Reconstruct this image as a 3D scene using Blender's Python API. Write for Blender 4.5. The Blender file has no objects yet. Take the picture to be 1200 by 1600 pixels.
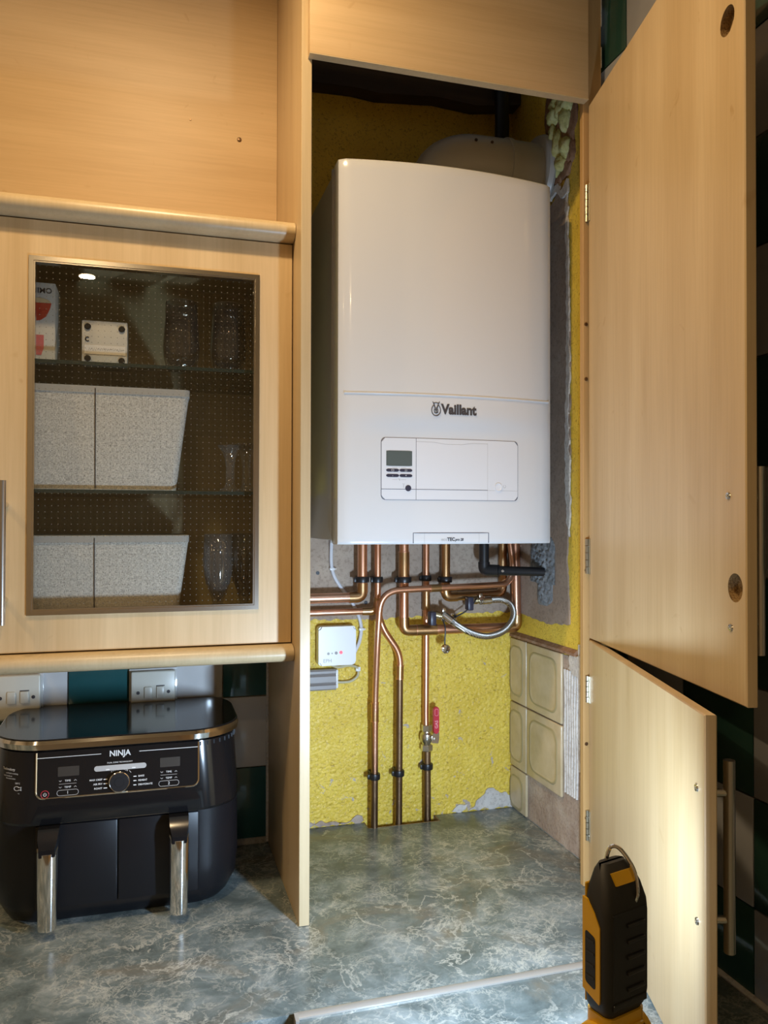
import bpy, bmesh, math, random
from mathutils import Vector, Matrix, noise, Euler
random.seed(7)
PI = math.pi
S = bpy.context.scene
C = S.collection

# ------------------------------------------------------------------ camera, world, exposure
cd = bpy.data.cameras.new('camera')
cd.sensor_fit = 'VERTICAL'; cd.sensor_height = 32.0
cd.lens = 1250.478 / 1600 * 32.0
cd.clip_start = 0.02
cam = bpy.data.objects.new('camera', cd); C.objects.link(cam)
yaw, pitch, roll = 0.28357576, 0.01144741, 0.00202191
fw = Vector((math.sin(yaw)*math.cos(pitch), math.cos(yaw)*math.cos(pitch), math.sin(pitch)))
rt = Vector((math.cos(yaw), -math.sin(yaw), 0)); up = rt.cross(fw)
r2 = rt*math.cos(roll) + up*math.sin(roll); u2 = -rt*math.sin(roll) + up*math.cos(roll)
mw = Matrix((r2, u2, -fw)).transposed().to_4x4()
mw.translation = Vector((-0.33394, -1.44835, 1.59271))
cam.matrix_world = mw
S.camera = cam
W = bpy.data.worlds.new('world'); S.world = W; W.use_nodes = True
W.node_tree.nodes['Background'].inputs[0].default_value = (1.0, 0.8, 0.6, 1)
W.node_tree.nodes['Background'].inputs[1].default_value = 0.02
S.view_settings.view_transform = 'Standard'
S.view_settings.look = 'None'
S.view_settings.gamma = 1.0
S.view_settings.use_curve_mapping = False
S.view_settings.exposure = 0.06
TORCH_POWER = 8.9
TORCH_COL = (0.55, 0.75, 1.0)
SPOT_POWER = 4.0
KEY_POWER = 9.3
SPOT_COL = (1.0, 0.73, 0.41)
CEIL = 2.72

# ------------------------------------------------------------------ helpers
WORLD_PARENT = {}
def obj(name, bm, mat=None, parent=None, kind=None, smooth=True, label=None, sharp=0.6):
    bmesh.ops.recalc_face_normals(bm, faces=bm.faces)
    if smooth:
        for f in bm.faces: f.smooth = True
        for e in bm.edges:
            if len(e.link_faces) == 2 and e.calc_face_angle(0) > sharp: e.smooth = False
    me = bpy.data.meshes.new(name); bm.to_mesh(me); bm.free()
    return link(name, me, mat, parent, kind, label)
def link(name, me, mat=None, parent=None, kind=None, label=None):
    if mat is not None and not me.materials: me.materials.append(mat)
    o = bpy.data.objects.new(name, me); C.objects.link(o)
    if parent is not None: adopt(o, parent)
    if kind: o['kind'] = kind
    if label: o['label'] = label
    return o
def adopt(o, parent):
    o.parent = parent
    if parent.name in WORLD_PARENT:
        o.matrix_parent_inverse = Matrix.Translation(-WORLD_PARENT[parent.name])
def tag(o, label, cat, group=None):
    o['label'] = label; o['category'] = cat
    if group: o['group'] = group
    return o
def thing(name, label, cat, loc=(0, 0, 0), group=None, rotz=None):
    o = bpy.data.objects.new(name, None); C.objects.link(o); o.location = loc
    o.empty_display_size = 0.02
    if rotz is None: WORLD_PARENT[o.name] = Vector(loc)      # parts are given in world coordinates
    else: o.rotation_euler = (0, 0, rotz)                    # parts are given in local coordinates
    return tag(o, label, cat, group)
def B(): return bmesh.new()
def box(bm, x0, x1, y0, y1, z0, z1, bev=0.0, seg=2):
    r = bmesh.ops.create_cube(bm, size=1)
    bmesh.ops.scale(bm, vec=(x1-x0, y1-y0, z1-z0), verts=r['verts'])
    bmesh.ops.translate(bm, vec=((x0+x1)/2, (y0+y1)/2, (z0+z1)/2), verts=r['verts'])
    if bev > 0:
        ed = list({e for v in r['verts'] for e in v.link_edges})
        bmesh.ops.bevel(bm, geom=ed, offset=bev, segments=seg, affect='EDGES', profile=0.5)
    return bm
def bx(*a, **k): return box(B(), *a, **k)
def bez(pts, r, n=6):
    """round the corners of a polyline by radius r"""
    P = [Vector(p) for p in pts]; out = [P[0]]
    for i in range(1, len(P)-1):
        a, b, c = P[i-1], P[i], P[i+1]
        d1 = (a-b); d2 = (c-b)
        q = min(r, d1.length*0.49, d2.length*0.49)
        p0 = b + d1.normalized()*q; p2 = b + d2.normalized()*q
        for k in range(n+1):
            t = k/n; out.append(p0*(1-t)**2 + b*2*t*(1-t) + p2*t*t)
    out.append(P[-1]); return out
def spline(pts, n=8):
    P = [Vector(p) for p in pts]; P = [2*P[0]-P[1]] + P + [2*P[-1]-P[-2]]; out = []
    for i in range(1, len(P)-2):
        for k in range(n):
            t = k/n; a, b, c, d = P[i-1], P[i], P[i+1], P[i+2]
            out.append(0.5*((2*b)+(c-a)*t+(2*a-5*b+4*c-d)*t*t+(3*b-a-3*c+d)*t**3))
    out.append(P[-2]); return out
def tube(bm, pts, r, seg=14, cap=True):
    P = [Vector(p) for p in pts]; n = len(P)
    rr = r if isinstance(r, (list, tuple)) else [r]*n
    T = [((P[min(i+1, n-1)]-P[max(i-1, 0)]).normalized()) for i in range(n)]
    ref = Vector((0, 0, 1)) if abs(T[0].z) < 0.9 else Vector((1, 0, 0))
    U = T[0].cross(ref).normalized(); rings = []
    for i in range(n):
        U = (U - T[i]*U.dot(T[i])).normalized(); V = T[i].cross(U)
        rings.append([bm.verts.new(P[i]+(U*math.cos(a)+V*math.sin(a))*rr[i]) for a in [2*PI*k/seg for k in range(seg)]])
    for i in range(n-1):
        for k in range(seg):
            bm.faces.new((rings[i][k], rings[i][(k+1) % seg], rings[i+1][(k+1) % seg], rings[i+1][k]))
    if cap: bm.faces.new(rings[0][::-1]); bm.faces.new(rings[-1])
    return bm
def lathe(bm, prof, c=(0, 0, 0), ax=(0, 0, 1), seg=24, rib=0, ribamp=0.0, closed=False):
    """prof: list of (radius, height) along ax from c"""
    ax = Vector(ax).normalized(); c = Vector(c)
    ref = Vector((0, 0, 1)) if abs(ax.z) < 0.9 else Vector((1, 0, 0))
    U = ax.cross(ref).normalized(); V = ax.cross(U); rings = []
    for r, h in prof:
        if r < 1e-6: rings.append([bm.verts.new(c+ax*h)])
        else:
            rings.append([bm.verts.new(c+ax*h+(U*math.cos(a)+V*math.sin(a))*(r*(1+ribamp*math.cos(rib*a)))) for a in [2*PI*k/seg for k in range(seg)]])
    for i in range(len(rings)-1):
        a, b = rings[i], rings[i+1]
        for k in range(seg):
            k2 = (k+1) % seg
            if len(a) == 1 and len(b) == 1: continue
            if len(a) == 1: bm.faces.new((a[0], b[k2], b[k]))
            elif len(b) == 1: bm.faces.new((a[k], a[k2], b[0]))
            else: bm.faces.new((a[k], a[k2], b[k2], b[k]))
    return bm
def cyl(bm, c, ax, r, h, seg=20, ch=0.0):
    if ch: return lathe(bm, [(0, 0), (r-ch, 0), (r, ch), (r, h-ch), (r-ch, h), (0, h)], c, ax, seg)
    return lathe(bm, [(0, 0), (r, 0), (r, h), (0, h)], c, ax, seg)
def prism(bm, poly, f0, f1, close=True):
    """poly: 2D points; f0(p), f1(p) -> 3D vectors of the two ends"""
    a = [bm.verts.new(f0(p)) for p in poly]; b = [bm.verts.new(f1(p)) for p in poly]
    n = len(poly)
    for k in range(n): bm.faces.new((a[k], a[(k+1) % n], b[(k+1) % n], b[k]))
    bm.faces.new(a[::-1]); bm.faces.new(b)
    return bm
def rrect(x0, x1, z0, z1, r, n=5):
    out = []
    for cx, cz, a0 in ((x1-r, z1-r, 0), (x0+r, z1-r, PI/2), (x0+r, z0+r, PI), (x1-r, z0+r, 1.5*PI)):
        for k in range(n+1):
            a = a0+PI/2*k/n; out.append((cx+r*math.cos(a), cz+r*math.sin(a)))
    return out
def stack(bm, loops):
    """skin a list of closed loops of 3D points with equal counts, cap the ends"""
    L = [[bm.verts.new(p) for p in l] for l in loops]; n = len(L[0])
    for i in range(len(L)-1):
        for k in range(n): bm.faces.new((L[i][k], L[i][(k+1) % n], L[i+1][(k+1) % n], L[i+1][k]))
    bm.faces.new(L[0][::-1]); bm.faces.new(L[-1]); return bm
def gridmesh(bm, nu, nv, f):
    V = [[bm.verts.new(f(i/nu, j/nv)) for j in range(nv+1)] for i in range(nu+1)]
    for i in range(nu):
        for j in range(nv): bm.faces.new((V[i][j], V[i+1][j], V[i+1][j+1], V[i][j+1]))
    return bm
def text(name, s, size, mat, parent, loc, rot=(PI/2, 0, 0), ext=0.0003, bold=0.0, align='CENTER', fn=None, sx=1.0, shear=0.0):
    cu = bpy.data.curves.new(name, 'FONT'); cu.body = s; cu.size = size; cu.extrude = ext; cu.offset = bold
    cu.align_x = align; cu.align_y = 'CENTER'; cu.resolution_u = 3; cu.shear = shear
    t = bpy.data.objects.new('t', cu); C.objects.link(t); bpy.context.view_layer.update()
    me = bpy.data.meshes.new_from_object(t); bpy.data.objects.remove(t); bpy.data.curves.remove(cu)
    M = Matrix.Translation(Vector(loc)) @ Euler(rot).to_matrix().to_4x4() @ Matrix.Diagonal((sx, 1, 1, 1))
    me.transform(M)
    if fn:
        for v in me.vertices: v.co = fn(v.co)
    me.name = name; me.materials.clear()
    return link(name, me, mat, parent)

# ------------------------------------------------------------------ materials
def nm(name, col=(0.5, 0.5, 0.5), rough=0.5, metal=0.0, spec=None, coat=0.0):
    m = bpy.data.materials.new(name); m.use_nodes = True; nt = m.node_tree; b = nt.nodes['Principled BSDF']
    b.inputs['Base Color'].default_value = (*col, 1); b.inputs['Roughness'].default_value = rough
    b.inputs['Metallic'].default_value = metal
    if spec is not None: b.inputs['Specular IOR Level'].default_value = spec
    if coat: b.inputs['Coat Weight'].default_value = coat; b.inputs['Coat Roughness'].default_value = 0.05
    return m
def N(nt, t, **k):
    n = nt.nodes.new(t)
    for a, v in k.items(): setattr(n, a, v)
    return n
def coords(nt, scale=(1, 1, 1)):
    tc = N(nt, 'ShaderNodeTexCoord'); mp = N(nt, 'ShaderNodeMapping')
    mp.inputs['Scale'].default_value = scale
    nt.links.new(tc.outputs['Object'], mp.inputs['Vector']); return mp.outputs['Vector']
def noi(nt, vec, scale, detail=4, rough=0.55, dist=0.0):
    n = N(nt, 'ShaderNodeTexNoise'); n.inputs['Scale'].default_value = scale
    n.inputs['Detail'].default_value = detail; n.inputs['Roughness'].default_value = rough
    n.inputs['Distortion'].default_value = dist
    nt.links.new(vec, n.inputs['Vector']); return n.outputs['Fac']
def ramp(nt, fac, stops):
    r = N(nt, 'ShaderNodeValToRGB'); e = r.color_ramp.elements
    while len(e) < len(stops): e.new(0.5)
    for k, (p, c) in enumerate(stops):
        e[k].position = p; e[k].color = (*c, 1) if len(c) == 3 else c
    nt.links.new(fac, r.inputs['Fac']); return r.outputs['Color']
def mix(nt, fac, a, b, mode='MIX'):
    n = N(nt, 'ShaderNodeMixRGB', blend_type=mode)
    for i, v in ((0, fac), (1, a), (2, b)):
        if isinstance(v, (int, float)): n.inputs[i].default_value = v
        elif isinstance(v, tuple): n.inputs[i].default_value = (*v, 1)
        else: nt.links.new(v, n.inputs[i])
    return n.outputs[0]
def bump(m, h, strength=0.3, dist=0.002):
    nt = m.node_tree; b = N(nt, 'ShaderNodeBump'); b.inputs['Strength'].default_value = strength
    b.inputs['Distance'].default_value = dist
    nt.links.new(h, b.inputs['Height']); nt.links.new(b.outputs['Normal'], nt.nodes['Principled BSDF'].inputs['Normal'])
def setcol(m, c, inp='Base Color'): m.node_tree.links.new(c, m.node_tree.nodes['Principled BSDF'].inputs[inp])
def val(nt, fac, a, b):
    n = N(nt, 'ShaderNodeMapRange'); n.inputs['To Min'].default_value = a; n.inputs['To Max'].default_value = b
    nt.links.new(fac, n.inputs['Value']); return n.outputs[0]
BK = (0, 0, 0); WH = (1, 1, 1)

def wood(name, c1, c2, c3, along='Z', rough=0.38):
    m = nm(name, c1, rough); nt = m.node_tree
    sc = {'Z': (9, 9, 0.8), 'X': (0.8, 9, 9), 'Y': (9, 0.8, 9)}[along]
    v = coords(nt, sc); big = noi(nt, v, 1.6, 3, 0.5, 0.4)
    sc2 = {'Z': (60, 60, 2.0), 'X': (2.0, 60, 60), 'Y': (60, 2.0, 60)}[along]
    v2 = coords(nt, sc2); fine = noi(nt, v2, 3.0, 3, 0.6)
    v3 = coords(nt); fleck = noi(nt, v3, 22, 2, 0.5, 1.0)
    a = ramp(nt, big, [(0.3, c2), (0.55, c1), (0.75, c3)])
    b = ramp(nt, fine, [(0.35, (0.92, 0.91, 0.885)), (0.6, WH)])
    c = mix(nt, 0.8, a, b, 'MULTIPLY')
    d = ramp(nt, fleck, [(0.70, WH), (0.80, (0.86, 0.80, 0.72))])
    setcol(m, mix(nt, 1.0, c, d, 'MULTIPLY')); bump(m, fine, 0.05, 0.0005)
    return m
M_maple = wood('maple_veneer', (0.62, 0.45, 0.25), (0.55, 0.385, 0.20), (0.67, 0.50, 0.29))
M_maple_h = wood('maple_veneer_horizontal', (0.60, 0.41, 0.21), (0.54, 0.36, 0.175), (0.64, 0.45, 0.24), 'X', 0.48)
M_maple_edge = wood('maple_edge_band', (0.56, 0.435, 0.26), (0.52, 0.39, 0.225), (0.60, 0.47, 0.285), rough=0.35)
M_pine = wood('pine_batten', (0.55, 0.33, 0.13), (0.46, 0.26, 0.09), (0.62, 0.40, 0.17), rough=0.5)
M_inner = wood('cabinet_inside', (0.60, 0.47, 0.27), (0.54, 0.42, 0.235), (0.64, 0.51, 0.30), rough=0.45)
M_chip = nm('raw_chipboard', (0.30, 0.17, 0.07), 0.9)
_v = coords(M_chip.node_tree); _n = noi(M_chip.node_tree, _v, 420, 3, 0.7)
setcol(M_chip, ramp(M_chip.node_tree, _n, [(0.3, (0.14, 0.07, 0.02)), (0.7, (0.50, 0.32, 0.13))])); bump(M_chip, _n, 0.8, 0.003)
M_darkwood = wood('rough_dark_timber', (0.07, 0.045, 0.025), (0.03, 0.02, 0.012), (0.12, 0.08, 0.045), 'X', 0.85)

M_white = nm('white_enamel', (0.66, 0.665, 0.675), 0.16, coat=0.3)
M_whitep = nm('white_plastic', (0.80, 0.80, 0.80), 0.3)
M_panelw = nm('panel_plastic', (0.70, 0.71, 0.74), 0.32)
M_groove = nm('shadow_gap_grey', (0.12, 0.12, 0.15), 0.5)
M_casing = nm('boiler_casing_grey', (0.46, 0.46, 0.45), 0.3)
M_flue = nm('flue_white', (0.50, 0.50, 0.48), 0.35)
M_ink = nm('dark_grey_print', (0.055, 0.05, 0.055), 0.5)
M_lcd = nm('lcd_screen', (0.10, 0.12, 0.115), 0.15)
M_btn = nm('navy_button', (0.035, 0.035, 0.06), 0.35)
M_black = nm('black_plastic', (0.012, 0.012, 0.014), 0.35)
M_blackgloss = nm('black_gloss', (0.008, 0.008, 0.009), 0.12)
M_blackmatt = nm('black_satin', (0.008, 0.008, 0.010), 0.36, spec=0.35)
M_rib = nm('satin_black_rib', (0.02, 0.02, 0.022), 0.3)
M_rubber = nm('black_rubber', (0.016, 0.015, 0.014), 0.55)
M_chrome = nm('chrome', (0.82, 0.80, 0.77), 0.08, 1.0)
M_steel = nm('brushed_steel', (0.55, 0.52, 0.48), 0.3, 1.0)
M_nickel = nm('nickel_plate', (0.66, 0.63, 0.57), 0.22, 1.0)
M_trimmetal = nm('glass_door_trim', (0.62, 0.56, 0.48), 0.22, 1.0)
M_alu = nm('aluminium_strip', (0.40, 0.37, 0.33), 0.35, 0.4)
M_zinc = nm('zinc_hinge', (0.52, 0.47, 0.36), 0.35, 1.0)
M_amber = nm('amber_plastic', (0.66, 0.36, 0.012), 0.4)
M_red = nm('red_vinyl', (0.55, 0.03, 0.05), 0.35)
M_redtext = nm('faded_red_print', (0.85, 0.35, 0.38), 0.5)
M_grey = nm('grey_print', (0.42, 0.41, 0.40), 0.5)
M_whitetext = nm('white_print', (0.75, 0.74, 0.72), 0.5)
M_pvc = nm('white_cable', (0.72, 0.72, 0.76), 0.4)
M_cablegrey = nm('cream_cable', (0.52, 0.47, 0.30), 0.5)
M_trunk = nm('grey_trunking', (0.27, 0.25, 0.24), 0.4)
M_socket = nm('cream_socket', (0.66, 0.63, 0.54), 0.3)
M_ceil = nm('ceiling_paint', (0.75, 0.72, 0.66), 0.8)
M_plainwall = nm('room_paint', (0.62, 0.56, 0.47), 0.8)
M_floor = nm('floor_vinyl', (0.22, 0.19, 0.16), 0.5)
M_foil = nm('dark_void', (0.015, 0.013, 0.01), 0.9)
M_led = nm('red_indicator', (0.8, 0.03, 0.06), 0.3)
M_led.node_tree.nodes['Principled BSDF'].inputs['Emission Color'].default_value = (1, 0.04, 0.08, 1)
M_led.node_tree.nodes['Principled BSDF'].inputs['Emission Strength'].default_value = 0.8
M_cocoa = nm('printed_red', (0.55, 0.06, 0.03), 0.4)
M_foamprint = nm('printed_cream', (0.70, 0.55, 0.33), 0.5)
M_pinkprint = nm('printed_pink', (0.55, 0.15, 0.17), 0.4)
M_card = nm('white_card', (0.62, 0.62, 0.60), 0.5)

def copper(name, c, c2, rough):
    m = nm(name, c, rough, 1.0); nt = m.node_tree; v = coords(nt)
    n = noi(nt, v, 9, 3, 0.5); setcol(m, ramp(nt, n, [(0.3, c2), (0.65, c)]))
    nt.links.new(val(nt, noi(nt, v, 14, 2), rough*0.85, rough*1.25), nt.nodes['Principled BSDF'].inputs['Roughness'])
    return m
M_cu = copper('bright_copper', (0.80, 0.46, 0.31), (0.70, 0.36, 0.22), 0.30)
M_cu2 = copper('soldered_copper', (0.62, 0.36, 0.18), (0.42, 0.26, 0.12), 0.30)
M_cuold = copper('tarnished_copper', (0.27, 0.17, 0.095), (0.16, 0.10, 0.06), 0.42)
M_brass = copper('dull_brass', (0.52, 0.44, 0.27), (0.36, 0.29, 0.17), 0.32)

# braided steel
M_braid = nm('braided_steel', (0.55, 0.52, 0.47), 0.32, 1.0)
nt = M_braid.node_tree; w = N(nt, 'ShaderNodeTexWave'); w.inputs['Scale'].default_value = 190; w.inputs['Distortion'].default_value = 1.0
w.bands_direction = 'DIAGONAL'; nt.links.new(coords(nt), w.inputs['Vector'])
setcol(M_braid, ramp(nt, w.outputs['Fac'], [(0.2, (0.22, 0.20, 0.17)), (0.7, (0.62, 0.59, 0.54))])); bump(M_braid, w.outputs['Fac'], 0.6, 0.001)

# worktop laminate: blue-green marble with pale veins
M_top = nm('marble_laminate', rough=0.2); nt = M_top.node_tree; v = coords(nt)
c0 = ramp(nt, noi(nt, v, 9, 8, 0.68, 0.5), [(0.33, (0.070, 0.088, 0.086)), (0.5, (0.140, 0.172, 0.172)), (0.68, (0.29, 0.33, 0.33))])
b0 = ramp(nt, noi(nt, v, 6, 5, 0.6, 1.0), [(0.54, BK), (0.70, (0.7, 0.7, 0.7))])
c1 = mix(nt, b0, c0, (0.20, 0.165, 0.115))
def vein(sc, dist, w, msc, lo, hi, st):
    a_ = ramp(nt, noi(nt, v, sc, 6, 0.62, dist*0.35), [(0.5-w, BK), (0.5, (st, st, st)), (0.5+w, BK)])
    b_ = ramp(nt, noi(nt, v, msc, 3, 0.5), [(lo, BK), (hi, WH)])
    return mix(nt, 1.0, a_, b_, 'MULTIPLY')
vv = mix(nt, 1.0, vein(13, 1.3, 0.022, 6, 0.40, 0.60, 0.8), vein(30, 1.5, 0.030, 9, 0.44, 0.62, 0.7), 'SCREEN')
vv = mix(nt, 1.0, vv, vein(48, 1.2, 0.035, 14, 0.46, 0.62, 0.5), 'SCREEN')
setcol(M_top, mix(nt, vv, c1, (0.50, 0.50, 0.44)))
nt.links.new(val(nt, noi(nt, v, 40, 3), 0.16, 0.30), nt.nodes['Principled BSDF'].inputs['Roughness'])

# yellow painted textured plaster with chips
def yellow(name, chips=True):
    m = nm(name, rough=0.38); nt = m.node_tree; v = coords(nt)
    base = ramp(nt, noi(nt, v, 9, 4, 0.6), [(0.3, (0.76, 0.53, 0.06)), (0.7, (0.90, 0.66, 0.095))])
    worm = noi(nt, v, 150, 3, 0.6, 1.2)
    crevice_dark = ramp(nt, worm, [(0.33, (0.58, 0.52, 0.40)), (0.45, WH)])  # crevices of the worm relief made darker in the colour
    c = mix(nt, 0.9, base, crevice_dark, 'MULTIPLY')
    if chips:
        sep = N(nt, 'ShaderNodeSeparateXYZ'); nt.links.new(v, sep.inputs[0])
        lowz = N(nt, 'ShaderNodeMapRange'); lowz.inputs['From Min'].default_value = 1.30; lowz.inputs['From Max'].default_value = 0.90
        nt.links.new(sep.outputs['Z'], lowz.inputs['Value'])
        ch = noi(nt, v, 30, 5, 0.7, 0.5)
        ad = N(nt, 'ShaderNodeMath', operation='MULTIPLY_ADD'); nt.links.new(lowz.outputs[0], ad.inputs[0]); ad.inputs[1].default_value = 0.07; nt.links.new(ch, ad.inputs[2])
        mk = ramp(nt, ad.outputs[0], [(0.685, BK), (0.71, WH)])
        c = mix(nt, mk, c, (0.50, 0.42, 0.36))
    setcol(m, c); bump(m, worm, 0.55, 0.004)
    return m
M_yellow = yellow('yellow_painted_plaster')
M_yellow2 = yellow('yellow_gloss_paint', False)
def plaster(name, a, b, c, sc=14, bs=0.25):
    m = nm(name, rough=0.85); nt = m.node_tree; v = coords(nt)
    n = noi(nt, v, sc, 5, 0.6, 0.5)
    col = ramp(nt, n, [(0.3, a), (0.52, b), (0.72, c)])
    sp = ramp(nt, noi(nt, v, 150, 3, 0.7), [(0.36, (0.7, 0.68, 0.66)), (0.5, WH)])
    setcol(m, mix(nt, 0.8, col, sp, 'MULTIPLY')); bump(m, noi(nt, v, 90, 5, 0.65), bs, 0.003); return m
M_plaster = plaster('bare_grey_plaster', (0.30, 0.225, 0.17), (0.36, 0.27, 0.205), (0.41, 0.32, 0.25), 9)
M_plasterw = plaster('bare_back_plaster', (0.36, 0.275, 0.21), (0.45, 0.35, 0.27), (0.52, 0.42, 0.33), 9)
M_pink = plaster('pinkish_old_plaster', (0.36, 0.26, 0.20), (0.46, 0.36, 0.29), (0.55, 0.47, 0.40), 16, 0.6)
M_chipw = plaster('white_chipped_plaster', (0.55, 0.50, 0.45), (0.66, 0.62, 0.57), (0.72, 0.68, 0.62), 30, 0.6)
M_cement = plaster('grey_cement', (0.15, 0.16, 0.165), (0.23, 0.24, 0.25), (0.31, 0.32, 0.33), 45, 1.0)
M_foam = plaster('expanding_foam', (0.50, 0.49, 0.16), (0.68, 0.67, 0.28), (0.80, 0.79, 0.42), 40, 0.7)
M_brick = plaster('broken_brick', (0.22, 0.11, 0.06), (0.34, 0.19, 0.11), (0.42, 0.28, 0.19), 30, 0.8)
M_grout = plaster('tile_grout', (0.40, 0.36, 0.30), (0.48, 0.44, 0.37), (0.52, 0.48, 0.42), 30, 0.3)
def tilem(name, a, b, rough=0.1):
    m = nm(name, rough=rough, coat=0.2); nt = m.node_tree; v = coords(nt)
    setcol(m, ramp(nt, noi(nt, v, 12, 4), [(0.3, a), (0.7, b)])); bump(m, noi(nt, v, 14, 2), 0.08, 0.002); return m
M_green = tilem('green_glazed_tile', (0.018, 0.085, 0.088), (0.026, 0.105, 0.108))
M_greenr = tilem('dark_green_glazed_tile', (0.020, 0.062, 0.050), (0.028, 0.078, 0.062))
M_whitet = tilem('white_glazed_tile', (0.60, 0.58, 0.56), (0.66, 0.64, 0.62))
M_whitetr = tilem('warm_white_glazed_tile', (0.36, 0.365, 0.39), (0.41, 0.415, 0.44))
M_cream = nm('cream_glazed_tile', rough=0.25); nt = M_cream.node_tree; v = coords(nt)
setcol(M_cream, ramp(nt, noi(nt, v, 16, 5, 0.6), [(0.3, (0.52, 0.41, 0.24)), (0.7, (0.66, 0.54, 0.36))]))
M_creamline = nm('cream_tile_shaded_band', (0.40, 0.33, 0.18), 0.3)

# fabric weave
M_weave = nm('grey_woven_fabric', rough=0.9); nt = M_weave.node_tree
va = noi(nt, coords(nt, (260, 260, 900)), 1.0, 2, 0.6); vb = noi(nt, coords(nt, (900, 900, 260)), 1.0, 2, 0.6)
wv = mix(nt, 0.5, va, vb); setcol(M_weave, ramp(nt, wv, [(0.36, (0.34, 0.34, 0.335)), (0.5, (0.60, 0.60, 0.59)), (0.62, (0.82, 0.82, 0.80))]))
bump(M_weave, wv, 0.5, 0.002)
M_rim = nm('basket_rim_fabric', (0.42, 0.43, 0.44), 0.85)

def glassy(name, tint, k=1.0, rough=0.0, sc=0.0):
    m = bpy.data.materials.new(name); m.use_nodes = True; nt = m.node_tree
    for n in list(nt.nodes):
        if n.type != 'OUTPUT_MATERIAL': nt.nodes.remove(n)
    out = nt.nodes['Material Output']
    tr = N(nt, 'ShaderNodeBsdfTransparent'); tr.inputs[0].default_value = (*tint, 1)
    gl = N(nt, 'ShaderNodeBsdfGlossy'); gl.inputs['Roughness'].default_value = rough
    lw = N(nt, 'ShaderNodeLayerWeight'); lw.inputs['Blend'].default_value = 0.5
    pw = N(nt, 'ShaderNodeMath', operation='POWER'); pw.inputs[1].default_value = 5.0; nt.links.new(lw.outputs['Facing'], pw.inputs[0])
    ml = N(nt, 'ShaderNodeMath', operation='MULTIPLY_ADD'); ml.inputs[1].default_value = 0.9; ml.inputs[2].default_value = 0.04*k; ml.use_clamp = True
    nt.links.new(pw.outputs[0], ml.inputs[0])
    mx = N(nt, 'ShaderNodeMixShader'); nt.links.new(ml.outputs[0], mx.inputs[0])
    nt.links.new(tr.outputs[0], mx.inputs[1]); nt.links.new(gl.outputs[0], mx.inputs[2])
    res = mx.outputs[0]
    if sc:
        df = N(nt, 'ShaderNodeBsdfDiffuse'); df.inputs[0].default_value = (0.85, 0.87, 0.9, 1)
        m2 = N(nt, 'ShaderNodeMixShader'); m2.inputs[0].default_value = sc
        nt.links.new(res, m2.inputs[1]); nt.links.new(df.outputs[0], m2.inputs[2]); res = m2.outputs[0]
    nt.links.new(res, out.inputs['Surface']); return m
M_pane = glassy('tinted_glass', (0.90, 0.89, 0.86))
M_frit = nm('frit_dot', (0.13, 0.12, 0.095), 0.6)
M_glass = glassy('clear_glass', (0.97, 0.97, 0.97), 1.6, 0.03, 0.014)
M_crystal = glassy('cut_crystal', (0.96, 0.965, 0.97), 2.2, 0.06, 0.03)
M_shelf = glassy('shelf_glass', (0.80, 0.84, 0.82), 1.0)
M_shelfedge = nm('shelf_glass_edge', (0.03, 0.045, 0.04), 0.15)
def emis(name, col, st):
    m = nm(name, col, 0.3); b = m.node_tree.nodes['Principled BSDF']
    b.inputs['Emission Color'].default_value = (*col, 1); b.inputs['Emission Strength'].default_value = st; return m
M_lamp = emis('downlight_bulb', (1.0, 0.78, 0.48), 30.0)
M_lens = emis('torch_led_lens', (0.70, 0.86, 1.0), 28.0)

# ------------------------------------------------------------------ room shell
def struct(name, bm, mat): return obj(name, bm, mat, None, 'structure')
X0, X1, Y0, Y1 = -2.4, 0.516, -3.2, 0.345
struct('floor', bx(X0, X1+0.1, Y0, Y1+0.1, -0.05, 0), M_floor)
struct('ceiling', bx(X0, X1+0.1, Y0, Y1+0.1, CEIL, CEIL+0.05), M_ceil)
wall_back = struct('wall_back', bx(X0, X1+0.1, Y1, Y1+0.1, 0, CEIL), M_plainwall)
wall_right = struct('wall_right', bx(X1, X1+0.1, Y0, Y1, 0, CEIL), M_grout)
struct('wall_left', bx(X0-0.1, X0, Y0, Y1+0.1, 0, CEIL), M_plainwall)
struct('wall_front', bx(X0-0.1, X1+0.1, Y0-0.1, Y0, 0, CEIL), M_plainwall)

# tiled part of the back wall, left of the tall panel
obj('tile_backing', bx(-1.6, -0.0878, 0.293, 0.3449, 0.0, CEIL-0.002), M_grout, wall_back)
def flat_tile(name, mat, parent, a, b, z0, z1, plane, face):
    bm = B(); g = 0.0011
    if plane == 'Y': box(bm, a+g, b-g, face, face+0.007, z0+g, z1-g, 0.0012, 2)
    else: box(bm, face, face+0.0078, a+g, b-g, z0+g, z1-g, 0.0012, 2)
    return obj(name, bm, mat, parent)
zr = [0.912-0.152+0.152*k for k in range(4)] + [1.371]
xs = [-0.0885, -0.185, -0.340, -0.493, -0.648, -0.803]
for i in range(len(xs)-1):
    for j in range(4):
        z0, z1 = max(zr[j], 0.903), zr[j+1]
        if z1-z0 < 0.01: continue
        flat_tile('tile', M_green if (i+j) % 2 == 1 else M_whitet, wall_back, xs[i+1], xs[i], z0, z1, 'Y', 0.2865)
obj('corner_sealant', tube(B(), [(-0.0895, 0.286, 0.903), (-0.0895, 0.286, 1.371)], 0.0032, 8), M_chipw, wall_back)
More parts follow.
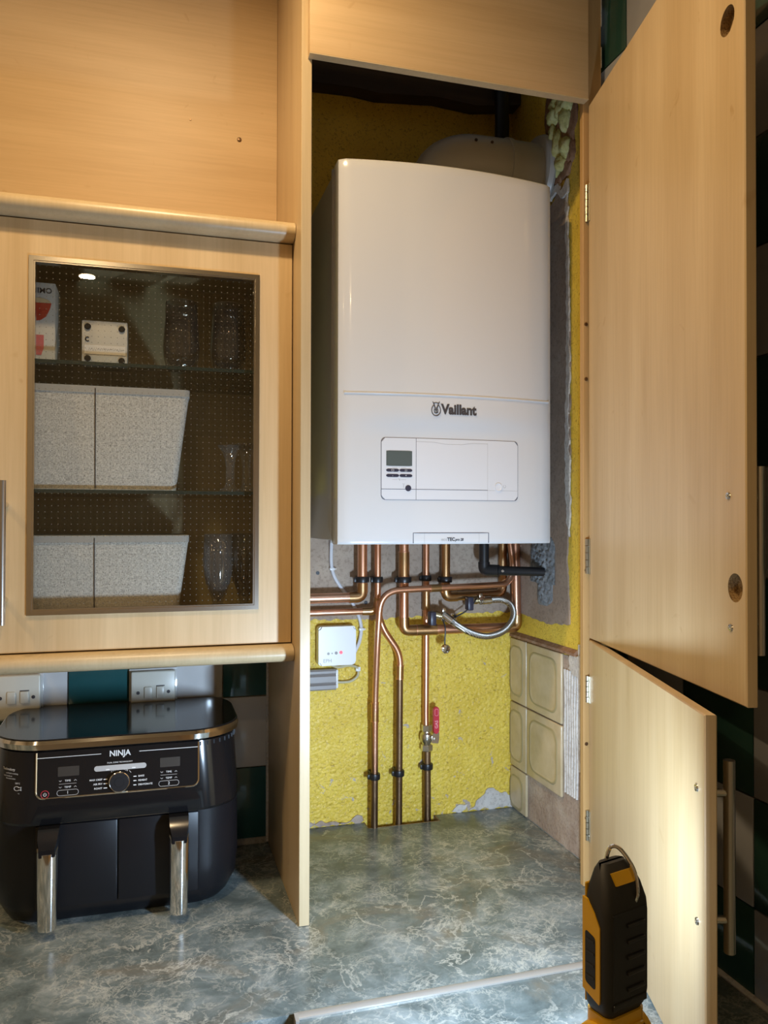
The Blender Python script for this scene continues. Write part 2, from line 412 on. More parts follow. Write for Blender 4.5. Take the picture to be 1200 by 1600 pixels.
# checkered tiles of the right wall, outside the alcove
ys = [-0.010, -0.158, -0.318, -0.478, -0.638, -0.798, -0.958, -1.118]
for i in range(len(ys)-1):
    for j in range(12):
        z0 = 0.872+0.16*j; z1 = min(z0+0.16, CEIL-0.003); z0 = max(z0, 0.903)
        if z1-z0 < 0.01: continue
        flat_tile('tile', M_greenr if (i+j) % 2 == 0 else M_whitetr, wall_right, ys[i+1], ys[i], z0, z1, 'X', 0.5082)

# ---- alcove surfaces
def yh(p, amp):
    a = 0.8*noise.noise(p*120.0) + 0.7*noise.noise(p*230.0+Vector((7, 3, 1)))
    a = max(-0.55, min(0.35, a))
    return amp*a
bm = B(); xa, xb = -0.0695, 0.5155
def fback(u, v_):
    x = xa+(xb-xa)*u; z = 0.86+(1.415-0.86)*v_
    return Vector((x, 0.3405-yh(Vector((x*0.85, 0, z*1.25)), 0.0021), z))
gridmesh(bm, 290, 275, fback)
obj('textured_plaster', bm, M_yellow, wall_back, sharp=9)
bm = B()
def fback2(u, v_):
    x = xa+(xb-xa)*u; z = 1.41+(CEIL-1.41)*v_
    return Vector((x, 0.341-yh(Vector((x*0.5, 0, z*0.5)), 0.0008), z))
gridmesh(bm, 90, 180, fback2)
obj('upper_textured_plaster', bm, M_yellow, wall_back, sharp=9)
def ragged(pts, amp, step, seed):
    """closed outline with ragged edge"""
    out = []; n = len(pts)
    for i in range(n):
        a = Vector(pts[i]); b = Vector(pts[(i+1) % n]); m = max(1, int((b-a).length/step))
        for k in range(m):
            p = a.lerp(b, k/m); d = (b-a).normalized(); q = Vector((-d.y, d.x))
            p = p + q*amp*noise.noise(Vector((p.x*60+seed, p.y*60, seed)))*2 + d*amp*0.5*noise.noise(Vector((p.x*90, seed, p.y*90)))
            out.append((p.x, p.y))
    return out
def slab(name, outline, to3, t, mat, parent):
    bm = B(); a = [bm.verts.new(to3(p, 0)) for p in outline]
    es = [bm.edges.new((a[k], a[(k+1) % len(a)])) for k in range(len(a))]
    r = bmesh.ops.triangle_fill(bm, use_beauty=True, use_dissolve=False, edges=es)
    b = [bm.verts.new(to3(p, t)) for p in outline]
    for k in range(len(a)): bm.faces.new((a[k], a[(k+1) % len(a)], b[(k+1) % len(a)], b[k]))
    return obj(name, bm, mat, parent, sharp=0.5)
onback = lambda p, t: Vector((p[0], 0.3365+t, p[1]))
slab('bare_plaster', ragged([(-0.069, 1.369), (0.17, 1.367), (0.32, 1.371), (0.5145, 1.374), (0.5145, 1.64), (-0.069, 1.64)], 0.004, 0.006, 3), onback, 0.004, M_plasterw, wall_back)
slab('chipped_patch', ragged([(0.40, 0.902), (0.425, 0.925), (0.452, 0.953), (0.478, 0.945), (0.513, 0.925), (0.513, 0.902)], 0.006, 0.005, 9), onback, 0.003, M_chipw, wall_back)
slab('chipped_patch', ragged([(0.355, 0.905), (0.372, 0.915), (0.395, 0.918), (0.395, 0.902), (0.36, 0.902)], 0.004, 0.004, 11), onback, 0.003, M_chipw, wall_back)
slab('chipped_patch', ragged([(-0.06, 0.902), (0.02, 0.912), (0.10, 0.908), (0.138, 0.916), (0.14, 0.902)], 0.005, 0.004, 13), onback, 0.003, M_pink, wall_back)
# screw holes in the back plaster
for x, z in ((0.030, 1.475), (0.083, 1.443), (0.143, 1.405)):
    obj('wall_plug', cyl(B(), (x, 0.3375, z), (0, -1, 0), 0.0042, 0.002, 12), M_black, wall_back)
# reveal on the right
def freveal(u, v_):
    y = -0.067+(0.340+0.067)*u; z = 1.25+(CEIL-1.25)*v_
    return Vector((0.5148-yh(Vector((0.3, y, z*0.8)), 0.0012), y, z))
obj('painted_reveal', gridmesh(B(), 70, 200, freveal), M_yellow2, wall_right, sharp=9)
onrev = lambda d0: (lambda p, t: Vector((d0+t, p[0], p[1])))
slab('plaster_patch', ragged([(0.340, 1.372), (0.30, 1.374), (0.16, 1.366), (0.060, 1.376), (0.063, 1.45), (0.071, 1.50), (0.066, 1.56), (0.058, 1.75), (0.060, 1.95), (0.066, 2.15), (0.069, 2.30), (0.10, 2.31), (0.14, 2.29), (0.22, 2.31), (0.340, 2.30)], 0.003, 0.008, 5), onrev(0.511), 0.004, M_plaster, wall_right)
slab('plaster_lip', ragged([(0.060, 1.56), (0.072, 1.62), (0.074, 1.80), (0.068, 2.0), (0.073, 2.28), (0.066, 2.29), (0.056, 2.0), (0.060, 1.8), (0.055, 1.62)], 0.003, 0.006, 6), onrev(0.5095), 0.004, M_chipw, wall_right)
slab('lower_bare_plaster', ragged([(0.340, 0.902), (0.340, 1.305), (0.05, 1.312), (-0.03, 1.30), (-0.065, 1.28), (-0.065, 0.902)], 0.003, 0.008, 15), onrev(0.5135), 0.003, M_pink, wall_right)
# tile adhesive ridges right of the cream tiles
bm = B()
for k in range(9):
    y = 0.078-0.010*k
    pts = [(0.5125, y+0.0015*math.sin(z*40+k), z) for z in [1.02+0.02*j+(0.06 if k > 5 else 0) for j in range(14)]]
    tube(bm, pts, 0.0035, 6)
obj('adhesive_ridges', bm, M_chipw, wall_right)
slab('filler_blob', ragged([(0.055, 1.285), (0.02, 1.27), (-0.02, 1.245), (-0.03, 1.30), (0.0, 1.318), (0.05, 1.316)], 0.004, 0.005, 21), onrev(0.507), 0.007, M_chipw, wall_right)
# dark ledge above the cream tiles
bm = B(); prism(bm, [(0.5145, 1.314), (0.5055, 1.314), (0.5055, 1.320), (0.5145, 1.327)], lambda p: Vector((p[0], 0.339, p[1])), lambda p: Vector((p[0], 0.03, p[1])))
obj('tile_top_edge', bm, M_brick, wall_right)
def cream_tile(y0, y1, z0, z1, c0=None, c1=None):
    """pressed tile: proud rim with a recessed rounded square; c0,c1 clip window"""
    bm = B(); g = 0.0015; xf = 0.5060
    box(bm, xf, 0.5134, y0+g, y1-g, z0+g, z1-g, 0.003, 3)
    o = obj('cream_tile', bm, M_cream, wall_right)
    full = y1-y0 > 0.12; m = 0.017
    ya, yb = (y0+m if full or y0 < 0.2 else y0+m), (y1-m if full else y1-0.002)
    outer = rrect(ya, yb, z0+m if z1-z0 > 0.12 else z0+0.004, z1-m, 0.026 if full else 0.022, 6)
    cy, cz = (ya+yb)/2, (z0+z1)/2
    bm = B(); n = len(outer)
    def ring(s, x): 
        hw, hh = (yb-ya)/2, (z1-z0)/2-m
        return [bm.verts.new((x, cy+(p[0]-cy)*(1-s/hw), cz+(p[1]-cz)*(1-s/hh))) for p in outer]
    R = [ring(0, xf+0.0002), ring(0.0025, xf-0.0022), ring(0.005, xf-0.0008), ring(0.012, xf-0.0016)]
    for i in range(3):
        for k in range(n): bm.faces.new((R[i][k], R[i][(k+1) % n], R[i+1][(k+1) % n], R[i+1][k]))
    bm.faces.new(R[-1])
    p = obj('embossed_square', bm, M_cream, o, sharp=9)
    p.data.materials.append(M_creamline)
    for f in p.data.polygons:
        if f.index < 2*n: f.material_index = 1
    return o
for (y0, y1, z0, z1) in ((0.250, 0.338, 1.159, 1.313), (0.084, 0.250, 1.159, 1.313), (0.250, 0.338, 1.004, 1.159), (0.084, 0.250, 1.004, 1.159), (0.250, 0.338, 0.903, 1.004)):
    cream_tile(y0, y1, z0, z1)

# grey cement daub round the drain pipe
bm = B()
def fcem(u, v_):
    y = 0.118+0.115*u; z = 1.395+0.165*v_
    r = max(0, 1-((u-0.5)/0.5)**2*0.9-((v_-0.55)/0.5)**4)*(1 if v_ > 0.35 else max(0.0, 1-abs(u-0.42)*3.2))
    p = Vector((0, y, z)); h = (0.010*r**0.5*(0.7+0.6*noise.noise(p*110)+0.45*noise.noise(p*240))) if r > 0 else -0.004
    return Vector((0.5108-h, y, z))
gridmesh(bm, 44, 60, fcem)
tag(obj('cement_daub', bm, M_cement, sharp=9), 'rough grey cement daub on the reveal behind the black drain pipe', 'cement')

# timber at the head of the alcove
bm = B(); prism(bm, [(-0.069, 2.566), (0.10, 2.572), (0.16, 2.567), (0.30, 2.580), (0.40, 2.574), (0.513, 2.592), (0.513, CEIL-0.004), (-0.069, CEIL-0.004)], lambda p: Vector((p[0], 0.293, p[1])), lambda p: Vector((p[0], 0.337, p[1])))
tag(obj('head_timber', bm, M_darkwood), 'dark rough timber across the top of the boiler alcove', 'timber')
tag(obj('waste_pipe', tube(B(), [(0.455, 0.273, 2.30), (0.455, 0.273, CEIL-0.003)], 0.017, 18), M_black), 'black vertical pipe behind the flue at the alcove top', 'pipe')

# ------------------------------------------------------------------ worktops
wt = thing('worktop', 'blue-green marble laminate worktop along the back wall under the boiler', 'worktop', (-0.5, 0, 0.862))
bm = B(); zt, zb = 0.900, 0.862
box(bm, -1.6, 0.140, -0.3265, 0.285, zb, zt)
obj('slab', bm, M_top, wt)
obj('slab', bx(-0.0878, 0.140, 0.285, 0.336, zb, zt), M_top, wt)
obj('slab', bx(0.140, 0.312, -0.3265, 0.300, zb, zt), M_top, wt)
obj('slab', bx(0.312, 0.5128, -0.3265, 0.336, zb, zt), M_top, wt)
bm = B()
for a, b in (((0.140, 0.3005), (0.312, 0.3005)), ((0.1405, 0.3005), (0.1405, 0.336)), ((0.3115, 0.3005), (0.3115, 0.336))):
    box(bm, min(a[0], b[0])-0.0012, max(a[0], b[0])+0.0012, min(a[1], b[1])-0.0012, max(a[1], b[1])+0.0008, zb, zt+0.0005)
obj('cutout_edge', bm, M_chip, wt)
tag(obj('worktop_run', bx(-0.133, 0.5078, -2.4, -0.3385, zb, zt, 0.0), M_top), 'front marble laminate worktop carrying the yellow work light', 'worktop')
bm = B()
prof = [(-0.3388, 0.9003), (-0.3388, 0.9030), (-0.3370, 0.9040), (-0.3285, 0.9052), (-0.3255, 0.9040), (-0.3255, 0.9003)]
prism(bm, prof, lambda p: Vector((-0.1333, p[0]-0.004, p[1])), lambda p: Vector((0.506, p[0]+0.003, p[1])))
st = thing('worktop_joint_strip', 'pale metal joint strip lying across the marble worktops', 'strip', (0.19, -0.333, 0.898))
obj('bar', bm, M_alu, st)
bm = B(); prism(bm, [(-0.345, 0.872), (-0.345, 0.9030), (-0.3285, 0.9052), (-0.3285, 0.872)], lambda p: Vector((-0.1385, p[0]-0.004, p[1])), lambda p: Vector((-0.1333, p[0]-0.004, p[1])))
obj('end_cap', bm, M_alu, st)
bm = B(); tube(bm, [(0.5075, -0.34, 0.903), (0.5075, -1.1, 0.903)], 0.005, 8)
tag(obj('wall_sealant', bm, M_chipw), 'thin pale sealant bead between right worktop and tiled wall', 'sealant')
# base units that carry the worktops (below the frame)
def base_unit(x0, x1, y0, y1, label, front):
    t = thing('base_cabinet', label, 'cabinet', ((x0+x1)/2, (y0+y1)/2, 0))
    obj('carcass', bx(x0, x1, y0, y1, 0.0, 0.861), M_maple, t)
    if front == 'y':
        n = 2
        for k in range(n):
            a = x0+(x1-x0)*k/n; b = x0+(x1-x0)*(k+1)/n
            d = obj('door', bx(a+0.002, b-0.002, y0-0.019, y0-0.0005, 0.15, 0.85, 0.002), M_maple, t)
            obj('handle', tube(B(), [(b-0.05, y0-0.05, 0.60), (b-0.05, y0-0.05, 0.82)], 0.006), M_steel, d)
    else:
        d = obj('door', bx(x0-0.019, x0-0.0005, y0+0.002, y1-0.002, 0.15, 0.85, 0.002), M_maple, t)
        obj('handle', tube(B(), [(x0-0.05, y1-0.05, 0.60), (x0-0.05, y1-0.05, 0.82)], 0.006), M_steel, d)
    return t
base_unit(-1.59, -0.12, -0.28, 0.284, 'maple base cabinet under the back marble worktop', 'y')
base_unit(-0.10, 0.505, -2.38, -0.30, 'maple base cabinet under the front marble worktop', 'x')

# ------------------------------------------------------------------ tall panel, fascia, boxing
t = thing('end_panel', 'tall maple end panel standing on the worktop left of the boiler', 'panel', (-0.079, 0.1, 0.90))
obj('board', bx(-0.0875, -0.0700, -0.0885, 0.3388, 0.9005, CEIL-0.002), M_maple, t)
obj('edge_band', bx(-0.0877, -0.0698, -0.0905, -0.0884, 0.9005, CEIL-0.002, 0.0008, 1), M_maple_edge, t)
t = thing('fascia_board', 'maple fascia board above the boiler alcove opening', 'board', (0.19, -0.1, 2.392))
obj('board', bx(-0.0770, 0.459, -0.1085, -0.0908, 2.3945, CEIL-0.002, 0.0012, 2), M_maple_h, t)
obj('bottom_band', bx(-0.0770, 0.459, -0.1085, -0.0908, 2.3925, 2.3945), M_maple_edge, t)
t = thing('hinge_batten', 'pine batten with screws on the right of the alcove', 'batten', (0.47, -0.08, 0.90))
obj('strip', bx(0.4575, 0.497, -0.0903, -0.0780, 0.9005, CEIL-0.002, 0.0008, 1), M_pine, t)
for z in (1.97, 1.865, 1.50, 1.17, 1.03):
    obj('screw', cyl(B(), (0.4635, -0.0902, z), (0, -1, 0), 0.0035, 0.0012, 10), M_cuold, t)
for z, h in ((2.66, 0.05), (2.55, 0.06), (2.47, 0.04)):
    obj('filler_spot', bx(0.4965, 0.4985, -0.0905, -0.085, z, z+h, 0.0005), M_chipw, t)
t = thing('boxing_panel', 'upper maple boxing panel above the glass cabinet', 'panel', (-0.4, 0.2, 2.13))
obj('board', bx(-1.30, -0.0880, 0.189, 0.205, 2.105, CEIL-0.002), M_maple_h, t)
obj('screw', lathe(B(), [(0, 0.0018), (0.003, 0.0018), (0.0045, 0.001), (0.0047, 0)], (-0.165, 0.189, 2.368), (0, -1, 0), 14), M_cuold, t)
obj('screw', lathe(B(), [(0, 0.001), (0.0018, 0.001), (0.002, 0)], (-0.262, 0.189, 2.395), (0, -1, 0), 10), M_cuold, t)
# corner block
bm = B(); prism(bm, [(-0.088, 2.131), (-0.118, 2.131), (-0.104, 2.146), (-0.099, 2.146)], lambda p: Vector((p[0], 0.04, p[1])), lambda p: Vector((p[0], 0.06, p[1])))
tag(obj('corner_block', bm, M_maple_edge), 'small pale wedge block on the cornice beside the end panel', 'block')

# ------------------------------------------------------------------ doors of the alcove
def ring_door(name, L, H, holes, mat, parent, t=0.0148):
    """door leaf in local coords: x along leaf, y 0 inner .. t outer, z up; blind round holes in inner face"""
    bm = B(); c = 0.0016
    rect = [(c, c), (L-c, c), (L-c, H-c), (c, H-c)]
    vs = [bm.verts.new((p[0], 0, p[1])) for p in rect]; es = [bm.edges.new((vs[k], vs[(k+1) % 4])) for k in range(4)]
    hs = []
    for hx, hz, r in holes:
        h = [bm.verts.new((hx+r*math.cos(2*PI*k/28), 0, hz+r*math.sin(2*PI*k/28))) for k in range(28)]
        es += [bm.edges.new((h[k], h[(k+1) % 28])) for k in range(28)]; hs.append(h)
    bmesh.ops.triangle_fill(bm, use_beauty=True, use_dissolve=False, edges=es)
    r1 = [bm.verts.new((x, c, z)) for x, z in ((0, 0), (L, 0), (L, H), (0, H))]
    r2_ = [bm.verts.new((x, t-c, z)) for x, z in ((0, 0), (L, 0), (L, H), (0, H))]
    r3 = [bm.verts.new((p[0], t, p[1])) for p in rect]
    for a, b in ((vs, r1), (r1, r2_), (r2_, r3)):
        for k in range(4): bm.faces.new((a[k], a[(k+1) % 4], b[(k+1) % 4], b[k]))
    bm.faces.new(r3)
    o = obj(name, bm, mat, parent, smooth=False)
    for h, (hx, hz, r) in zip(hs, holes):
        bm = B(); a = [bm.verts.new((hx+r*math.cos(2*PI*k/28), 0.0003, hz+r*math.sin(2*PI*k/28))) for k in range(28)]
        b = [bm.verts.new((hx+r*0.98*math.cos(2*PI*k/28), 0.0125, hz+r*0.98*math.sin(2*PI*k/28))) for k in range(28)]
        for k in range(28): bm.faces.new((a[k], a[(k+1) % 28], b[(k+1) % 28], b[k]))
        bm.faces.new(b); obj('hinge_cup_hole', bm, M_chip, o, smooth=False)
    return o
def bar_handle(parent, x, z0, z1, r=0.007, out=0.0345, t=0.0148, inset=0.04):
    h = obj('handle', tube(B(), [(x, t+out, z0), (x, t+out, z1)], r, 18), M_steel, parent)
    for z in (z0+inset, z1-inset):
        obj('handle_post', tube(B(), [(x, t-0.001, z), (x, t+out-r*0.5, z)], 0.005, 12), M_nickel, h)
    return h
def hinge(parent, z0, z1):
    bm = B(); box(bm, 0.001, 0.009, -0.0018, 0.0002, z0, z1, 0.0005, 1)
    h = obj('hinge', bm, M_zinc, parent)
    n = 5; dz = (z1-z0)/n
    bm = B()
    for k in range(n): cyl(bm, (-0.0015, -0.0035, z0+dz*k+0.0006), (0, 0, 1), 0.0032, dz-0.0012, 10)
    obj('knuckle', bm, M_zinc, h)
    bm = B()
    for k in (0.2, 0.8): cyl(bm, (0.0055, -0.0016, z0+(z1-z0)*k), (0, -1, 0), 0.0018, 0.001, 8)
    obj('hinge_screw', bm, M_nickel, h)
def bolt(parent, x, z):
    obj('handle_bolt', lathe(B(), [(0, -0.0010), (0.002, -0.0010), (0.0022, -0.0022), (0.0042, -0.0018), (0.005, 0.0002)], (x, 0, z), (0, 1, 0), 16), M_nickel, parent)
HX, HY = 0.4665, -0.0955
zb_u = 1.3715
ud = thing('alcove_door', 'open upper maple alcove door with two round cup holes', 'door', (HX, HY, zb_u), rotz=math.atan2(-0.9779, -0.2089))
lf = ring_door('leaf', 0.570, 2.388-zb_u, [(0.529, 2.220-zb_u, 0.0178), (0.5445, 1.512-zb_u, 0.0178)], M_maple, ud)
bar_handle(ud, 0.512, 1.424-zb_u, 1.663-zb_u)
hinge(ud, 2.165-zb_u, 2.237-zb_u); hinge(ud, 1.493-zb_u, 1.560-zb_u)
bolt(ud, 0.529, 1.625-zb_u); bolt(ud, 0.534, 1.462-zb_u)
zb_l = 0.914
ld = thing('alcove_door', 'open lower maple alcove door lit by the work light', 'door', (HX, HY, zb_l), rotz=math.atan2(-0.9521, -0.306))
ring_door('leaf', 0.588, 1.3675-zb_l, [], M_maple, ld)
bar_handle(ld, 0.535, 1.065-zb_l, 1.300-zb_l)
hinge(ld, 1.249-zb_l, 1.300-zb_l); hinge(ld, 0.988-zb_l, 1.046-zb_l)
bolt(ld, 0.563, 1.275-zb_l); bolt(ld, 0.564, 1.117-zb_l)

# ------------------------------------------------------------------ glass wall cabinet
gc = thing('wall_cabinet', 'maple wall cabinet with dotted glass door left of the end panel', 'cabinet', (-0.338, 0.15, 1.345))
L_, R_, ZB, ZT = -0.588, -0.0885, 1.372, 2.096
obj('side', bx(L_, L_+0.016, 0.0085, 0.2925, ZB, ZT), M_inner, gc)
obj('side', bx(R_-0.016, R_, 0.0085, 0.2925, ZB, ZT), M_inner, gc)
obj('top', bx(L_+0.016, R_-0.016, 0.0085, 0.2925, ZT-0.018, ZT), M_inner, gc)
obj('bottom', bx(L_+0.016, R_-0.016, 0.0085, 0.2925, ZB, ZB+0.018), M_inner, gc)
obj('back', bx(L_+0.016, R_-0.016, 0.284, 0.2925, ZB+0.018, ZT-0.018), M_inner, gc)
# door: frame with opening
gx0, gx1, gz0, gz1 = -0.5305, -0.1485, 1.4352, 2.0335
dx0, dx1, dz0, dz1 = L_+0.0015, R_-0.0012, ZB+0.002, ZT-0.002
bm = B()
def rect_ring(bm, o, i, y0, y1):
    def L4(r, y): return [bm.verts.new((x, y, z)) for x, z in ((r[0], r[2]), (r[1], r[2]), (r[1], r[3]), (r[0], r[3]))]
    of, ob, nf, nb = L4(o, y0), L4(o, y1), L4(i, y0), L4(i, y1)
    for k in range(4):
        j = (k+1) % 4
        bm.faces.new((of[k], of[j], nf[j], nf[k])); bm.faces.new((ob[k], ob[j], nb[j], nb[k]))
        bm.faces.new((of[k], of[j], ob[j], ob[k])); bm.faces.new((nf[k], nf[j], nb[j], nb[k]))
    return bm
rect_ring(bm, (dx0, dx1, dz0, dz1), (gx0+0.006, gx1-0.006, gz0+0.006, gz1-0.006), -0.0105, 0.0075)
dr = obj('door', bm, M_maple, gc, smooth=False)
bm = B(); o = (gx0, gx1, gz0, gz1)
rect_ring(bm, o, (gx0+0.0075, gx1-0.0075, gz0+0.0075, gz1-0.0075), -0.0135, -0.0104)
rect_ring(bm, (gx0+0.0065, gx1-0.0065, gz0+0.0065, gz1-0.0065), (gx0+0.010, gx1-0.010, gz0+0.010, gz1-0.010), -0.0115, 0.004)
obj('metal_trim', bm, M_trimmetal, dr, smooth=False)
pane = obj('glass_pane', bx(gx0+0.0085, gx1-0.0085, -0.0065, -0.0025, gz0+0.0085, gz1-0.0085), M_pane, dr, smooth=False)
bm = B(); sp = 0.0103
for i in range(35):
    for j in range(56):
        x, z = gx0+0.0165+sp*i, gz0+0.0175+sp*j
        bm.faces.new([bm.verts.new((x+0.0008*math.cos(k*PI/3), -0.0066, z+0.0008*math.sin(k*PI/3))) for k in range(6)])
obj('frit_dots', bm, M_frit, pane, kind='stuff', smooth=False)
hd = obj('handle', tube(B(), [(-0.563, -0.046, 1.425), (-0.563, -0.046, 1.657)], 0.006, 18), M_steel, dr)
for z in (1.462, 1.618): obj('handle_post', tube(B(), [(-0.563, -0.009, z), (-0.563, -0.042, z)], 0.005, 12), M_nickel, hd)
def shelf(z):
    s = obj('glass_shelf', bx(L_+0.018, R_-0.018, 0.022, 0.280, z-0.006, z), M_shelf, gc, smooth=False)
    obj('shelf_front_edge', bx(L_+0.018, R_-0.018, 0.0205, 0.022, z-0.006, z), M_shelfedge, s, smooth=False)
shelf(1.868); shelf(1.646)
def rail(z0, z1, name):
    h = z1-z0; yc = -0.018; prof = [(0.03, z0), (0.03, z1)]
    for k in range(11):
        a = PI/2+PI*k/10; prof.append((yc+0.022*math.cos(a), (z0+z1)/2+h/2*math.sin(a)))
    bm = B(); prism(bm, prof, lambda p: Vector((-1.25, p[0], p[1])), lambda p: Vector((R_, p[0], p[1])))
    return obj(name, bm, M_maple_edge, gc)
rail(2.0965, 2.130, 'cornice'); rail(1.341, 1.3715, 'pelmet')
obj('pelmet_deck', bx(L_, R_, 0.030, 0.15, 1.3665, 1.3715), M_inner, gc)
def cab_light(x):
    l = obj('cabinet_downlight', lathe(B(), [(0.024, 0), (0.034, 0.0), (0.036, 0.002), (0.034, 0.004), (0.026, 0.005), (0.022, 0.002)], (x, 0.10, ZT-0.018), (0, 0, -1), 26), M_chrome, gc)
    obj('reflector', lathe(B(), [(0, 0.0015), (0.023, 0.003)], (x, 0.10, ZT-0.0185), (0, 0, -1), 20), M_steel, l)
cab_light(-0.463); cab_light(-0.215)

# things in the cabinet
def basket(z, label):
    t = thing('fabric_basket', label, 'basket', (-0.41, 0.15, z), 'woven baskets in the glass cabinet')
    h = 0.180 if z > 1.5 else 0.176
    def loop(x0, x1, y0, y1, zz): return [Vector((x, y, zz)) for x, y in rrect(x0, x1, y0, y1, 0.012, 4)]
    bm = B()
    stack(bm, [loop(-0.535, -0.2905, 0.034, 0.225, z+0.0005), loop(-0.553, -0.269, 0.024, 0.240, z+h-0.012)])
    obj('body', bm, M_weave, t)
    bm = B(); stack(bm, [loop(-0.5545, -0.2675, 0.0225, 0.2415, z+h-0.012), loop(-0.5545, -0.2675, 0.0225, 0.2415, z+h)])
    obj('rim', bm, M_rim, t)
    obj('seam', tube(B(), [(-0.4275, 0.0335, z+0.003), (-0.4275, 0.0225, z+h-0.004)], 0.0011, 6), M_ink, t)
    return t
basket(1.6465, 'grey woven fabric basket on the middle glass shelf'); basket(1.3905, 'grey woven fabric basket on the cabinet floor')
# small white carton with black feet
t = thing('small_carton', 'small white carton with four black feet on top shelf', 'carton', (-0.412, 0.075, 1.868))
ang = 0.0
obj('body', bx(-0.452, -0.3755, 0.045, 0.115, 1.8685, 1.9455, 0.002), M_card, t)
for x, z in ((-0.442, 1.934), (-0.385, 1.9325), (-0.442, 1.878), (-0.385, 1.876)):
    obj('foot', cyl(B(), (x, 0.0452, z), (0, -1, 0), 0.0056, 0.003, 16, 0.001), M_black, t)
obj('paper_label', bx(-0.4475, -0.379, 0.0442, 0.0452, 1.886, 1.902), M_whitep, t)
bm = B(); tube(bm, [(-0.442+0.0035*math.cos(a), 0.0448, 1.912+0.0035*math.sin(a)) for a in [0.9+0.45*k for k in range(11)]], 0.0012, 6); obj('recycling_mark', bm, M_black, t)
bm = B(); random.seed(3)
for k in range(15):
    x = -0.4405+0.0039*k
    tube(bm, [(x, 0.0442, 1.8915+random.random()*0.003), (x+0.0018, 0.0442, 1.896+random.random()*0.002), (x+0.0033, 0.0442, 1.892+random.random()*0.003)], 0.0004, 5)
obj('faint_writing', bm, M_grey, t)
# tall printed carton at the left
t = thing('printed_carton', 'tall white carton printed with red cup at cabinet left', 'carton', (-0.535, 0.08, 1.868))
obj('body', bx(-0.568, -0.496, 0.050, 0.130, 1.8685, 2.0065, 0.001), M_card, t)
text('lettering', 'IMO', 0.013, M_ink, t, (-0.513, 0.0496, 1.992), bold=0.00015)
def printed(name, poly, mat):
    bm = B(); prism(bm, poly, lambda p: Vector((p[0], 0.0498, p[1])), lambda p: Vector((p[0], 0.0494, p[1]))); obj(name, bm, mat, t)
printed('printed_cup', [(-0.502, 1.971), (-0.504, 1.962), (-0.510, 1.948), (-0.519, 1.941), (-0.535, 1.938), (-0.552, 1.945), (-0.560, 1.971)], M_cocoa)
printed('printed_foam', [(-0.502, 1.9715), (-0.506, 1.976), (-0.520, 1.980), (-0.54, 1.979), (-0.560, 1.9715)], M_foamprint)
printed('printed_mug', [(-0.514, 1.915), (-0.514, 1.893), (-0.518, 1.880), (-0.545, 1.880), (-0.549, 1.915)], M_pinkprint)
def tumbler(x, y, z, label):
    out = [(0.0, 0.0), (0.022, 0.0), (0.026, 0.004), (0.031, 0.025), (0.0325, 0.045), (0.030, 0.085), (0.028, 0.128)]
    inn = [(0.0265, 0.128), (0.0285, 0.085), (0.031, 0.045), (0.0295, 0.026), (0.020, 0.012), (0, 0.010)]
    bm = lathe(B(), out+inn, (x, y, z), (0, 0, 1), 48, 16, 0.02)
    tag(obj('ribbed_tumbler', bm, M_glass, sharp=2), label, 'glass', 'ribbed tumblers on the top shelf')
tumbler(-0.281, 0.075, 1.8685, 'ribbed clear glass tumbler on the top shelf nearer the carton')
tumbler(-0.196, 0.070, 1.8685, 'ribbed clear glass tumbler on the top shelf nearest the end panel')
def candle(x, y, z, label, h=0.085):
    pr = [(0, 0), (0.019, 0), (0.020, 0.003), (0.012, 0.007), (0.0085, 0.014), (0.0075, h*0.5), (0.010, h*0.72), (0.014, h*0.85), (0.024, h), (0.023, h), (0.010, h*0.86), (0, h*0.83)]
    tag(obj('stemmed_glass', lathe(B(), pr, (x, y, z), (0, 0, 1), 24), M_crystal, sharp=2), label, 'glass', 'stemmed glasses on the middle shelf')
candle(-0.193, 0.055, 1.6465, 'short stemmed glass on the middle shelf, left of the pair')
candle(-0.160, 0.085, 1.6465, 'short stemmed glass on the middle shelf, right of the pair', 0.092)
def flute(x, y, z, label):
    o1 = [(0, 0), (0.028, 0), (0.028, 0.0015), (0.006, 0.006), (0.0045, 0.015), (0.006, 0.040), (0.012, 0.060), (0.0205, 0.085), (0.0255, 0.115), (0.0265, 0.135), (0.0258, 0.178)]
    i1 = [(0.0245, 0.178), (0.0250, 0.135), (0.0238, 0.115), (0.019, 0.087), (0.010, 0.064), (0, 0.052)]
    t = tag(obj('crystal_flute', lathe(B(), o1+i1, (x, y, z), (0, 0, 1), 40, 10, 0.012), M_crystal, sharp=2), label, 'glass', 'crystal flutes on the cabinet floor')
    bm = B()
    for k in range(10):
        a = 2*PI*k/10
        for s in (-1, 1):
            tube(bm, [(x+rr*math.cos(a+s*d), y+rr*math.sin(a+s*d), z+hh) for rr, d, hh in ((0.0208, 0.0, 0.085), (0.0245, 0.16, 0.105), (0.0263, 0.05, 0.128), (0.0266, 0.0, 0.136))], 0.0009, 5)
    obj('cut_pattern', bm, M_crystal, t)
flute(-0.2145, 0.055, 1.3905, 'cut crystal champagne flute on the cabinet floor beside the basket')
flute(-0.160, 0.115, 1.3905, 'cut crystal champagne flute at the right cabinet side')

